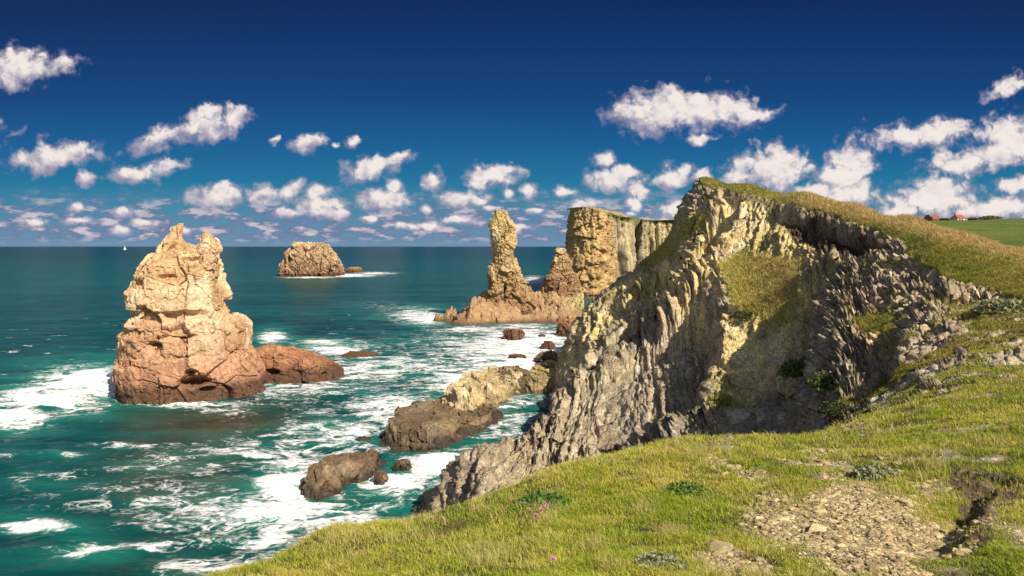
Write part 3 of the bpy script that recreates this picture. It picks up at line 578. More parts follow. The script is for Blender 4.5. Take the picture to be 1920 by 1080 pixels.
o = build('headland', gh2, grid_quads(ns, nzh), mat=M_FAR, col=ch); tag(o, 'distant headland with a tall buttress and a wall of upright rock slabs under turf', 'headland', kind='structure')

# rocks in the surf between the stacks and the cliff
RK = [  # builder args, colours, label
    (ellrock(768, 798, 752, 772, flat=.8), .2, 1.2, BRN, 'small round dark rock in foam left of the ribbed slab rock'),
    (ellrock(806, 822, 756, 778, flat=.8), .2, 1.0, BRN, 'small dark rock tip against the left foot of the ribbed slab rock'),
    (ellrock(660, 700, 820, 830, flat=.8), .15, 1.2, BRN, 'thin sliver of dark rock awash left of the flat topped rock'),
    (ellrock(738, 772, 862, 884, flat=.8), .2, 1.2, BRN, 'dark boulder in white water right of the nearest wedge rock'),
    (ellrock(700, 728, 882, 910, flat=.8), .16, .9, BRN, 'little boulder below the white cascade beside the nearest wedge rock'),
    (ellrock(943, 983, 618, 638, flat=.8), .6, 2.4, RED, 'red brown boulder alone in white foam below the boulder shelf'),
    (ellrock(1012, 1042, 640, 656, flat=.8), .4, 2.0, RED, 'low pale red rock in white foam near the pale cliff foot'),
    (ellrock(1008, 1024, 626, 634, flat=.8), .3, 1.6, RED, 'small wet red rock above the low pale red one'),
    (ellrock(1042, 1090, 598, 632, flat=.75), .7, 2.6, RED, 'brown rock against the cliff foot at the right end of the boulder shelf'),
    (ellrock(1005, 1050, 660, 684, flat=.75), .5, 2.0, BRN, 'greenish brown rock at the edge of the pale cliff wall'),
    (ellrock(952, 990, 664, 674, flat=.8), .2, 1.5, BRN, 'barely showing dark rock washed by foam in the middle channel'),
    (ellrock(640, 712, 660, 671, flat=.8), .25, 1.8, RED, 'long dark reef sliver awash beyond the red brown ledge'),
    (ellrock(1015, 1048, 682, 716, flat=.7), .5, 2.0, BRN, 'brown block under the pale cliff wall above the mossy bar'),
]
def slab_rock(poly, tops, edge, amp, size, seed, colargs, label, bed=(.85, .35), res=300, lean=.4):
    """low rock: waterline outline on the sea, a few heights along its top, beds standing on edge"""
    pw = np.array([((a - 960) * ZC / (b - HY), F * ZC / (b - HY)) for a, b in poly]); tw_ = np.array([W(a, b, y) for a, b, y in tops])
    lo, hi = pw.min(0) - .6, pw.max(0) + .6; gx, gy = np.meshgrid(np.linspace(lo[0], hi[0], res), np.linspace(lo[1], hi[1], res), indexing='ij'); x, y = gx.ravel(), gy.ravel()
    P = np.stack([x, y, x * 0], 1); q = P + .5 * size * np.stack([fbm(P / size / 2, 3, seed + 1), fbm(P / size / 2, 3, seed + 2), x * 0], 1)
    ins = poly_mask(q[:, 0], q[:, 1], pw, 1e-3); d = np.full(len(x), 1e9)
    for i in range(len(pw)):
        a, b = pw[i], pw[(i + 1) % len(pw)]; e = b - a; t = np.clip(((q[:, 0] - a[0]) * e[0] + (q[:, 1] - a[1]) * e[1]) / (e @ e), 0, 1); d = np.minimum(d, np.hypot(q[:, 0] - a[0] - t * e[0], q[:, 1] - a[1] - t * e[1]))
    d = np.where(ins > .5, d, -d); wgt = 1 / (((x[:, None] - tw_[:, 0]) ** 2 + (y[:, None] - tw_[:, 1]) ** 2) ** 1.2 + .3); h = (wgt * tw_[:, 2]).sum(1) / wgt.sum(1)
    bs = q[:, 0] * bed[0] + q[:, 1] * bed[1]; bt = q[:, 1] * bed[0] - q[:, 0] * bed[1]
    n0 = noise(np.stack([bs / size / .8, bt / size / 4, x * 0], 1), seed + 3); d = np.where(d > -1, d + .5 * amp * n0, d)
    z = np.where(d < 0, d * 1.5, h * (1 - (1 - np.clip(d / edge, 0, 1)) ** 1.5)); z = z + .5 * amp * sstep(0, .6, d) * noise(np.stack([bs / size / .7, bt / size / 3, x * 0], 1), seed + 8)
    Gr = np.stack([x, y, np.maximum(z, -1.2)], 1); nn = grid_normals(Gr.reshape(res, res, 3)).reshape(-1, 3); nn *= np.sign(nn[:, 2:3] + 1e-6)
    lz = bs + lean * Gr[:, 2]; a, c, r = facet(np.stack([lz / size, bt / size / 2.6, Gr[:, 2] / size / 1.6], 1), seed + 3, .6, True); b, c2, q2 = facet(np.stack([lz / size / .38, bt / size / .9, Gr[:, 2] / size / .6], 1), seed + 4, .7); b3, c3, q3 = facet(Gr / size / .16, seed + 5, .7)
    dd = amp * (1.0 * a + .42 * b + .13 * b3 - .35 * (1 - sstep(0, .06, c)) + .1 * fbm(Gr / size * 2.5, 4, seed + 6) - .75)
    V = Gr + nn * (dd * sstep(-.3, .3, d))[:, None]; C = stack_col(0, 4, seed + 7, **colargs)(V, r, q2, q3, c, c2)
    base = np.array([pw[:, 0].mean(), pw[:, 1].mean(), 0]); o = build('surf_rock', V - base, grid_quads(res, res), mat=M_WET, col=C, smooth=False); o.location = base; return tag(o, label, 'rock', 'rocks in the surf')
TAN = dict(low=(.27, .195, .10), high=(.46, .36, .18), white=.25, yel=.3, wet=.6, wetc=(.07, .055, .035))
slab_rock([(546, 922), (562, 938), (588, 946), (635, 928), (690, 900), (722, 876), (730, 862), (700, 856), (640, 868), (580, 888)], [(604, 862, 61.5), (650, 870, 63), (700, 872, 65), (570, 905, 60)], 1.3, .5, 1.7, 600, BRN, 'dark brown wedge of rock in white surf, the nearest large one to the grass edge', (.9, -.3))
slab_rock([(702, 828), (735, 842), (800, 847), (832, 838), (870, 822), (935, 796), (950, 780), (900, 768), (790, 772), (735, 790)], [(735, 786, 77), (790, 785, 78), (850, 784, 80), (715, 808, 75), (905, 796, 80)], 1.2, .6, 2.0, 620, BRN, 'broad flat topped brown rock between the nearest wedge rock and the ribbed slab rock', (.9, -.25))
slab_rock([(822, 778), (850, 788), (895, 788), (935, 768), (985, 738), (990, 722), (930, 712), (870, 728), (832, 750)], [(850, 718, 88), (876, 716, 89), (905, 728, 90), (945, 738, 92), (832, 748, 88), (975, 728, 96)], 1.2, .75, 2.0, 640, TAN, 'upright tan slab rock with ribbed left end behind the flat topped rock', (.95, .1))
slab_rock([(915, 732), (940, 738), (990, 738), (1005, 722), (975, 706), (930, 712)], [(935, 706, 101), (960, 708, 101), (985, 716, 101)], .9, .5, 1.8, 660, BRN, 'small brown rock between the ribbed slab rock and the pale cliff foot')
slab_rock([(975, 736), (1010, 740), (1060, 734), (1070, 712), (1030, 694), (990, 712)], [(1000, 712, 103), (1030, 694, 106), (1052, 690, 106)], .8, .5, 1.8, 680, dict(low=(.22, .16, .08), high=(.33, .27, .12), white=.1, yel=.6, wet=.7), 'mossy brown rock bar touching the pale cliff foot above a still pool')
for i, (g, amp, size, cd_, lab) in enumerate(RK):
    finish_rock('surf_rock', [(g, dict(amp=amp, size=size, seed=600 + 20 * i, aniso=(.8, 1.3, 1.3), tiltv=(.5, 0)))], stack_col(0, 4, 601 + 20 * i, **cd_), M_WET, lab, 'rock', 'rocks in the surf')

# ------------------------------------------------------------------ grass
def blades(name, pos, h, w, colr, lean, mat, nrm=None, parent=None):
    n = len(pos); az = RNG.uniform(0, 2 * math.pi, n); d = np.stack([np.cos(az), np.sin(az)], 1); la = az * 0 + RNG.uniform(0, 2 * math.pi, n)
    l = lean[:, None] * np.stack([np.cos(la) - .25, np.sin(la) * .8], 1); V = np.zeros((n, 5, 3))
    V[:, 0, :2] = -d * w[:, None] / 2; V[:, 1, :2] = d * w[:, None] / 2
    V[:, 2, :2] = -d * w[:, None] * .38 + l * .35 * h[:, None]; V[:, 3, :2] = d * w[:, None] * .38 + l * .35 * h[:, None]; V[:, 2:4, 2] = .6 * h[:, None]
    V[:, 4, :2] = l * h[:, None]; V[:, 4, 2] = h * np.sqrt(np.clip(1 - .5 * lean ** 2, .2, 1)); V[:, :2, 2] = -.02 * h[:, None] * 3
    V += pos[:, None, :]; b = np.arange(n)[:, None] * 5
    c = np.repeat(colr[:, None, :], 5, 1); c[:, 4] = c[:, 4] * 1.1
    return build(name, V.reshape(-1, 3), b + np.array([[0, 1, 3, 2]]), b + np.array([[2, 3, 4]]), mat, parent, c.reshape(-1, 3), smooth=False)

def pick(sel, wgt, n, spread=1.0):
    idx = np.flatnonzero(sel); p = wgt[idx]; p = p / p.sum(); k = RNG.choice(idx, n, p=p)
    u, v = np.divmod(k, NV); u2 = np.clip(u + 1, 0, NU - 1); v2 = np.clip(v + 1, 0, NV - 1); a = RNG.uniform(0, 1, (n, 1)); b_ = RNG.uniform(0, 1, (n, 1)); GG = G2
    p0 = GG[k]; return p0 + (GG[u2 * NV + v] - p0) * a + (GG[u * NV + v2] - p0) * b_, k
vis = (PX > 300) & (PX < 2050)
nearsel = (YY > 2.6) & (YY < 17.5) & vis & (turf > .1) & (PYB < 1350)
nb = 380000
cl1 = fbm(P3 / .5, 3, 900); cl2 = fbm(P3 / 1.8, 3, 901)
pos, k = pick(nearsel, turf ** 1.5 * np.clip(.35 + 1.2 * cl1 + .8 * cl2 + .4, .06, 2), nb)
drp = fbm(P3 / 1.1, 3, 906); dy_ = np.clip(.32 + 1.3 * cl2[k] + .9 * drp[k] + .9 * fbm(pos / .25, 2, 903) + RNG.normal(0, .18, nb) + .35 * grav[k], 0, 1)
gc = mix(np.tile([.29, .37, .026], (nb, 1)), [.60, .55, .085], dy_); gc = mix(gc, [.60, .45, .20], (RNG.random(nb) < .08 + .16 * dy_) * .85); gc *= RNG.uniform(.6, 1.3, (nb, 1))
tall = np.clip(.8 + 1.1 * cl1[k] + .4 * cl2[k], .35, 1.6)
hb_ = .046 * tall * (1 - .4 * bare[k]) * RNG.uniform(.5, 1.5, nb) * (1 - .45 * grav[k]) * np.clip(.7 + .05 * YY[k], .8, 1.5); wb_ = RNG.uniform(.003, .0055, nb) * np.clip(YY[k] / 6, .8, 2.0)
nt_ = 20000; pt, kt = pick(nearsel, turf ** 2 * np.clip(2.5 * fbm(P3 / .45, 2, 907) - .35, 0, 2) + 1e-6, nt_); ct = mix(np.tile([.42, .40, .08], (nt_, 1)), [.66, .54, .22], RNG.random(nt_)) * RNG.uniform(.7, 1.2, (nt_, 1))
pos = np.concatenate([pos, pt]); hb_ = np.concatenate([hb_, RNG.uniform(.05, .11, nt_) * np.clip(.8 + .04 * YY[kt], .8, 1.4)]); wb_ = np.concatenate([wb_, RNG.uniform(.0022, .004, nt_) * np.clip(YY[kt] / 5, .8, 2)]); gc = np.concatenate([gc, ct]); nb += nt_
o = blades('grass', pos, hb_, wb_, gc, RNG.uniform(.3, 1.25, nb), M_LEAF); tag(o, 'yellow green turf of short grass covering the foreground slope', 'grass', kind='stuff')
farsel = (YY >= 17.5) & (YY < 125) & vis & (turf > .25)
nf = 150000; pos, k = pick(farsel, turf ** 1.5 * np.clip(.5 + 1.3 * nz2, .03, 2), nf)
gc = mix(np.tile([.17, .20, .03], (nf, 1)), [.38, .31, .07], np.clip(.45 + 1.3 * nz1[k] + RNG.normal(0, .2, nf), 0, 1)); patch_ = sstep(1190, 1230, PX[k]) * sstep(1530, 1500, PX[k]) * (PYB[k] > 395 + .0 * PX[k]); gc = mix(gc, [.60, .51, .14], patch_ * .8); gc = mix(gc, [.52, .385, .155], np.clip(dry[k] * .95, 0, 1)); gc *= RNG.uniform(.6, 1.35, (nf, 1)); gc = mix(gc, [.10, .065, .04], dry[k] * .7 * sstep(.15, .5, fbm(P3[k] / np.array([5, 2, 1.5]), 3, 71)))
o = blades('ridge_grass', pos, RNG.uniform(.10, .28, nf) * (1 + .4 * dry[k]) * np.clip(YY[k] / 50, .3, 1.3), RNG.uniform(.02, .05, nf) * np.clip(YY[k] / 60, .5, 1.6), gc, RNG.uniform(.3, 1.0, nf), M_LEAF); tag(o, 'rough green and straw coloured grass along the bluff ridge', 'grass', kind='stuff')

# ------------------------------------------------------------------ gravel
ico_v = np.array([(-1, 1.618, 0), (1, 1.618, 0), (-1, -1.618, 0), (1, -1.618, 0), (0, -1, 1.618), (0, 1, 1.618), (0, -1, -1.618), (0, 1, -1.618), (1.618, 0, -1), (1.618, 0, 1), (-1.618, 0, -1), (-1.618, 0, 1)]) / 1.9
ico_f = np.array([(0, 11, 5), (0, 5, 1), (0, 1, 7), (0, 7, 10), (0, 10, 11), (1, 5, 9), (5, 11, 4), (11, 10, 2), (10, 7, 6), (7, 1, 8), (3, 9, 4), (3, 4, 2), (3, 2, 6), (3, 6, 8), (3, 8, 9), (4, 9, 5), (2, 4, 11), (6, 2, 10), (8, 6, 7), (9, 8, 1)])
ns_ = 17000; pos, k = pick(near14 & (grav > .15) & vis & (PYB < 1250) & (YY > 2.4), grav ** 1.3 + .02, ns_)
sz = RNG.lognormal(math.log(.0075), .55, ns_) * np.clip(YY[k] / 5, .7, 1.6)
V = np.tile(ico_v[None], (ns_, 1, 1)) * RNG.uniform(.65, 1.35, (ns_, 12, 1)); V *= np.stack([RNG.uniform(.7, 1.5, ns_), RNG.uniform(.7, 1.5, ns_), RNG.uniform(.25, .6, ns_)], 1)[:, None, :]
a = RNG.uniform(0, 6.28, ns_); ca_, sa_ = np.cos(a)[:, None], np.sin(a)[:, None]; V = np.stack([V[..., 0] * ca_ - V[..., 1] * sa_, V[..., 0] * sa_ + V[..., 1] * ca_, V[..., 2]], -1)
V = V * sz[:, None, None] + pos[:, None, :]; V[..., 2] += sz[:, None] * .1
cs = mix(np.tile([.54, .44, .235], (ns_, 1)), [.28, .20, .10], RNG.random(ns_)) * RNG.uniform(.75, 1.25, (ns_, 1))
o = build('gravel', V.reshape(-1, 3), tris=(np.arange(ns_)[:, None, None] * 12 + ico_f[None]).reshape(-1, 3), mat=M_STONE, col=np.repeat(cs, 12, 0), smooth=False); tag(o, 'scattered pale stones and pebbles on the bare patch in the grass', 'gravel', kind='stuff')

# ------------------------------------------------------------------ shrubs and flowers
def tube(pts, r, seg=5):
    pts = np.array(pts, float); V = []
    for i, p in enumerate(pts):
        d = pts[min(i + 1, len(pts) - 1)] - pts[max(i - 1, 0)]; d /= np.linalg.norm(d) + 1e-9; a = np.cross(d, [.3, .9, .2]); a /= np.linalg.norm(a); b = np.cross(d, a)
        rr = r[i] if hasattr(r, '__len__') else r
        for j in range(seg): t = 2 * math.pi * j / seg; V.append(p + rr * (a * math.cos(t) + b * math.sin(t)))
    V = np.array(V).reshape(len(pts), seg, 3); q = []
    for i in range(len(pts) - 1):
        for j in range(seg): k = (j + 1) % seg; q.append((i * seg + j, i * seg + k, (i + 1) * seg + k, (i + 1) * seg + j))
    return V.reshape(-1, 3), np.array(q)
def join(parts):
    V, Qs, off = [], [], 0
    for v, q in parts: V.append(v); Qs.append(q + off); off += len(v)
    return np.concatenate(V), np.concatenate(Qs)
def empty(name, loc):
    e = bpy.data.objects.new(name, None); e.empty_display_size = .2; COL.objects.link(e); e.location = loc; return e
M_STEM = plain('woody_stem', (.10, .07, .04), .9)
def leaves(c, R, n, size, cols, flat=.7):
    d = RNG.normal(0, 1, (n, 3)); d /= np.linalg.norm(d, axis=1, keepdims=True); rad = RNG.uniform(.25, 1, n) ** .5
    lump = 1 + .45 * noise(d * 1.7 + c[0] * 3.1, 77); p = d * (rad * lump)[:, None] * R * np.array([1, 1, flat]); p[:, 2] = np.abs(p[:, 2]) + .02 * R
    a = RNG.normal(0, 1, (n, 3)) + d * .6; a /= np.linalg.norm(a, axis=1, keepdims=True); b = np.cross(a, RNG.normal(0, 1, (n, 3))); b /= np.linalg.norm(b, axis=1, keepdims=True)
    s = size * RNG.uniform(.6, 1.4, (n, 1)); V = np.stack([p - a * s, p + b * s * .45, p + a * s, p - b * s * .45], 1)
    k = RNG.random(n); cl = mix(np.tile(cols[0], (n, 1)), cols[1], k) * RNG.uniform(.65, 1.25, (n, 1))
    return V.reshape(-1, 3), np.arange(n * 4).reshape(-1, 4), np.repeat(cl, 4, 0)
def shrub(name, px, py, R, n, cols, label, cat='shrub', group=None, ymin=20.0, flat=.7):
    g = ground(px, py, ymin); j = np.argmin((PX - px) ** 2 * .5 + ((YY - g[1]) / g[1] * 400) ** 2); g = G2[j] - np.array([0, 0, .05 * R])
    e = empty(name, g); tag(e, label, cat, group)
    V, q, c = leaves(g, R, n, R * (.10 if n > 300 else .16), cols, flat); build('foliage', V, q, mat=M_SHRUB, parent=e, col=c, smooth=False)
    st = [tube([(0, 0, -.1 * R), (math.cos(a) * R * .25, math.sin(a) * R * .25, R * .35), (math.cos(a) * R * .6, math.sin(a) * R * .6, R * .62 * flat)], [R * .04, R * .028, R * .01]) for a in np.linspace(0, 6.28, 6)[:-1]]
    V, q = join(st); build('stem', V, q, mat=M_STEM, parent=e); return e
GRN = ([.06, .10, .02], [.15, .19, .04]); YEL = ([.22, .24, .04], [.40, .38, .08]); DRK = ([.035, .05, .018], [.09, .10, .03]); GRY = ([.20, .215, .10], [.36, .37, .20])
shrub('cliff_shrub', 1500, 692, 1.5, 1400, GRN, 'bright green bush rooted in the dark gully on the right of the bluff', group='bushes on the bluff')
shrub('cliff_shrub', 1576, 782, .5, 1200, DRK, 'dark low bush at the top edge of the foreground grass', group='bushes on the bluff', ymin=13)
shrub('cliff_shrub', 1246, 700, 1.0, 700, YEL, 'yellow green tuft on the lip left of the wide dark gully', group='bushes on the bluff')
shrub('cliff_shrub', 1352, 735, 1.0, 700, YEL, 'yellow green cushion plant low in the lit rib between the two dark gullies', group='bushes on the bluff')
shrub('cliff_shrub', 1308, 708, .8, 500, YEL, 'pale small tuft alone on the floor of the wide dark gully', group='bushes on the bluff')
shrub('cliff_shrub', 1392, 585, 1.1, 700, DRK, 'dark bush at the lower edge of the mid slope turf patch', group='bushes on the bluff')
shrub('cliff_shrub', 1335, 762, .6, 400, YEL, 'lowest little yellow tuft above the foreground grass edge', group='bushes on the bluff')
shrub('cliff_shrub', 1552, 705, 1.0, 800, GRN, 'green bush under the knobbly rock dome', group='bushes on the bluff')
shrub('herb_clump', 1640, 892, .20, 1500, GRY, 'silvery grey herb clump at the upper edge of the stony patch', 'plant', 'low herbs in the grass', 3, .45)
shrub('herb_clump', 1890, 582, 1.1, 900, GRY, 'large silvery grey herb patch on the slope at the right edge', 'plant', 'low herbs in the grass', 16, .4)
shrub('herb_clump', 1020, 950, .26, 1600, ([.06, .14, .02], [.14, .25, .04]), 'dark green clover patch beside the pink flowers', 'plant', 'low herbs in the grass', 3, .35)
shrub('herb_clump', 1290, 925, .22, 1300, ([.10, .17, .025], [.20, .27, .05]), 'dark green leafy clump in the middle of the foreground grass', 'plant', 'low herbs in the grass', 3, .4)
shrub('herb_clump', 1240, 1066, .16, 1200, GRY, 'grey green herb rosette at the bottom edge of the grass', 'plant', 'low herbs in the grass', 2.5, .4)
M_PET = plain('pink_petals', (.62, .24, .40), .7, .35, 60.0); M_GST = plain('flower_stem', (.10, .16, .04), .7)
def flower(px, py, R, label):
    g = ground(px, py, 2.8); j = np.argmin((PX - px) ** 2 * .5 + ((YY - g[1]) / g[1] * 400) ** 2); g = G2[j]; e = empty('pink_flower', g); tag(e, label, 'flower', 'pink flowers in the grass')
    h = RNG.uniform(.06, .09); lx_ = RNG.uniform(-.015, .015); V, q = tube([(0, 0, -.01), (lx_ * .4, 0, h * .6), (lx_, 0, h)], .0016); build('stem', V, q, mat=M_GST, parent=e)
    n = 60; d = RNG.normal(0, 1, (n, 3)); d[:, 2] = np.abs(d[:, 2]) + .1; d /= np.linalg.norm(d, axis=1, keepdims=True); c = np.array([lx_, 0, h]); b = np.cross(d, RNG.normal(0, 1, (n, 3))); b /= np.linalg.norm(b, axis=1, keepdims=True)
    V = np.stack([c + d * R * .2, c + d * R * .7 + b * R * .22, c + d * R, c + d * R * .7 - b * R * .22], 1).reshape(-1, 3); build('flower_head', V, np.arange(n * 4).reshape(-1, 4), mat=M_PET, parent=e, smooth=False)
for px, py, R, lab in [(988, 978, .020, 'pink flower head at the lower left of the tight cluster'), (1004, 985, .026, 'largest pink flower head, lowest of the tight cluster'), (1014, 976, .024, 'pink flower head in the middle of the tight cluster'), (1024, 972, .024, 'bright pink flower head at the right end of the tight cluster'),
                       (957, 956, .016, 'faded pink flower standing alone left of the clover patch'), (978, 964, .014, 'small pale flower between the lone one and the tight cluster'), (1090, 925, .016, 'pale pink flower alone above the clover patch, nearest the grass edge'), (1034, 1072, .02, 'brownish pink flower at the bottom edge of the grass')]:
    flower(px, py, R, lab)

# ------------------------------------------------------------------ sailboat
def box(c, s):
    c = np.array(c); s = np.array(s) / 2; V = np.array([c + s * np.array([i, j, k]) for i in (-1, 1) for j in (-1, 1) for k in (-1, 1)])
    return V, np.array([(0, 1, 3, 2), (4, 6, 7, 5), (0, 4, 5, 1), (2, 3, 7, 6), (0, 2, 6, 4), (1, 5, 7, 3)])
M_SAIL = plain('white_sail', (.85, .85, .84), .8, .04); M_HULL = plain('white_hull', (.75, .75, .75), .4, .05); M_MAST = plain('mast_metal', (.4, .4, .42), .4, .05)
Yb = 4300; e = empty('sailboat', ((234 - 960) * Yb / F, Yb, 0)); tag(e, 'tiny white sailboat on the horizon left of the tall stack', 'sailboat')
sec = [(-9, 1.0, 1.6), (-6, 2.0, 1.7), (0, 2.4, 1.8), (5, 1.7, 2.0), (9.5, .15, 2.4)]; V = []
for x, w, h in sec: V += [(x, -w, h), (x * .93, -w * .6, -.4), (x * .93, w * .6, -.4), (x, w, h)]
q = [(4 * i + j, 4 * i + (j + 1) % 4, 4 * i + 4 + (j + 1) % 4, 4 * i + 4 + j) for i in range(4) for j in range(4)] + [(0, 3, 2, 1), (16, 17, 18, 19)]
build('hull', np.array(V), q, mat=M_HULL, parent=e); V, q = tube([(1, 0, 1.5), (1, 0, 27)], .18, 8); build('mast', V, q, mat=M_MAST, parent=e)
def sail(a, b, c, bulge, n=10):
    a, b, c = map(np.array, (a, b, c)); V, T = [], []
    for i in range(n + 1):
        for j in range(n + 1):
            u, v = i / n, j / n; p = (a * (1 - v) + b * v) * (1 - u) + c * u; V.append(p + np.array([0, bulge * math.sin(math.pi * v) * (1 - u) * math.sin(math.pi * min(1, u + .2)), 0]))
    for i in range(n):
        for j in range(n): k = i * (n + 1) + j; T.append((k, k + 1, k + n + 2, k + n + 1))
    return np.array(V), np.array(T)
V, q = sail((.7, 0, 3.2), (-8, .8, 3.0), (.9, 0, 26.5), 1.0); build('main_sail', V, q, mat=M_SAIL, parent=e); V, q = sail((9.2, 0, 2.8), (1.6, .9, 3.0), (1.3, 0, 23), 1.0); build('jib_sail', V, q, mat=M_SAIL, parent=e)

# ------------------------------------------------------------------ houses on the far hill
M_WALLH = plain('white_render', (.72, .69, .64), .9, .06); M_ROOF = plain('red_tiles', (.30, .085, .05), .9, .35, 2.0); M_WIN = plain('dark_glass', (.03, .035, .04), .2, .1); M_BRICK = plain('brick_chimney', (.32, .14, .09), .9, .2); M_DOOR = plain('brown_door', (.16, .08, .04), .6)
def hz_at(px, Y): return float(bilin(BZ, np.array([float(px)]), np.array([math.log(Y)]))[0])
def house(px, Y, w, d, h, rh, rot, label, chim=(.25,)):
    e = empty('house', ((px - 960) * Y / F, Y, hz_at(px, Y) - .9)); e.rotation_euler.z = rot; e.scale = (.72, .72, .72); tag(e, label, 'house', 'red roofed houses on the far hill')
    V, q = box((0, 0, h / 2), (w, d, h)); wl = build('wall', V, q, mat=M_WALLH, parent=e, smooth=False)
    o_ = .4; V = np.array([(-w / 2 - o_, -d / 2 - o_, h - .1), (w / 2 + o_, -d / 2 - o_, h - .1), (w / 2 + o_, d / 2 + o_, h - .1), (-w / 2 - o_, d / 2 + o_, h - .1), (-w / 2 + d * .22, 0, h + rh), (w / 2 - d * .22, 0, h + rh)])
    rf = build('roof', V, [(0, 1, 5, 4), (2, 3, 4, 5), (3, 2, 1, 0)], [(1, 2, 5), (3, 0, 4)], M_ROOF, e, smooth=False)
    for c in chim: V, q = box((w * c, .3, h + rh), (.8, .8, 2.2)); build('chimney', V, q, mat=M_BRICK, parent=rf, smooth=False)
    for x in (-w * .33, w * .02, w * .36): V, q = box((x, -d / 2 - .03, h * .55), (1.1, .12, 1.3)); build('window', V, q, mat=M_WIN, parent=e, smooth=False)
    V, q = box((-w * .16, -d / 2 - .03, 1.05), (1.0, .12, 2.1)); build('door', V, q, mat=M_DOOR, parent=e, smooth=False)
    return e
house(1797, 352, 8.5, 6.5, 2.6, 2.6, .25, 'red roofed house with white walls, rightmost on the far hill', (-.3,))
house(1752, 356, 8, 6, 2.0, 2.5, -.3, 'red roofed house with a central chimney, middle of the three on the hill', (.05,))
house(1727, 362, 7, 6, 2.0, 2.2, .1, 'partly hidden red roofed house, leftmost beside the utility pole', ())
e = empty('utility_pole', ((1721 - 960) * 340 / F, 340, hz_at(1721, 340))); tag(e, 'thin dark utility pole beside the leftmost house on the hill', 'pole'); V, q = tube([(0, 0, -.5), (0, 0, 7.5)], .12, 6); build('post', V, q, mat=M_STEM, parent=e); V, q = box((0, 0, 7.0), (1.6, .14, .14)); build('crossarm', V, q, mat=M_STEM, parent=e)
def hedge(px, Y, w, h, lab, cols=DRK):
    g = np.array([(px - 960) * Y / F, Y, hz_at(px, Y)]); e = empty('hedge', g); tag(e, lab, 'hedge', 'hedges on the far hill'); n = 1500
    V, q, c = leaves(g, 1.0, n, .16, cols, .8); V = V * np.array([w / 2, 1.6, h]); build('foliage', V, q, mat=M_SHRUB, parent=e, col=c, smooth=False); 
    for sx in (-.2, .2): V, q = tube([(w * sx, 0, 0), (w * sx, 0, h * .7)], .1); build('stem', V, q, mat=M_STEM, parent=e)
hedge(1740, 350, 4, 3.2, 'dark bush between the two left houses on the hill'); hedge(1822, 352, 10, 1.4, 'low hedge right of the rightmost house on the hill'); hedge(1856, 352, 13, 2.2, 'longest rounded grey hedge on the hill skyline', ([.07, .075, .04], [.16, .15, .08])); hedge(1770, 352, 5, 1.4, 'little hedge between the middle and right houses on the hill')

# ------------------------------------------------------------------ sky, sun, camera
w = bpy.data.worlds.new('World'); scene.world = w; w.use_nodes = True; w.cycles.sampling_method = 'MANUAL'; w.cycles.sample_map_resolution = 256; nt = w.node_tree; bg = nt.nodes['Background']
co = N(nt, 'ShaderNodeTexCoord').outputs['Generated']; xyz = N(nt, 'ShaderNodeSeparateXYZ', {0: co}); X_, Y_, Z_ = xyz.outputs
sky = N(nt, 'ShaderNodeTexSky', sky_type='NISHITA', sun_disc=False, sun_elevation=SUN_EL, sun_rotation=math.atan2(SUN_AZ[0], SUN_AZ[1]), air_density=1.0, dust_density=.6, ozone_density=3.0)
yc = M(nt, 'MAXIMUM', Y_, .12); u = M(nt, 'DIVIDE', X_, yc); v = M(nt, 'DIVIDE', Z_, yc)
uv = N(nt, 'ShaderNodeCombineXYZ', {0: M(nt, 'MULTIPLY', u, 10), 1: M(nt, 'MULTIPLY', v, 10), 2: 0.0}).outputs[0]
n1 = Ns(nt, uv, 2.2, 5, .6); n2 = Ns(nt, uv, 5.0, 5, .5)
wv = N(nt, 'ShaderNodeVectorMath', {0: n1.outputs['Color'], 1: (.5, .5, .5)}, operation='SUBTRACT').outputs[0]
vs = SS(nt, v, .03, .2, .10, .55); wv = N(nt, 'ShaderNodeVectorMath', {0: wv, 'Scale': vs}, operation='SCALE').outputs[0]
q_ = N(nt, 'ShaderNodeVectorMath', {0: uv, 1: wv}, operation='ADD').outputs[0]
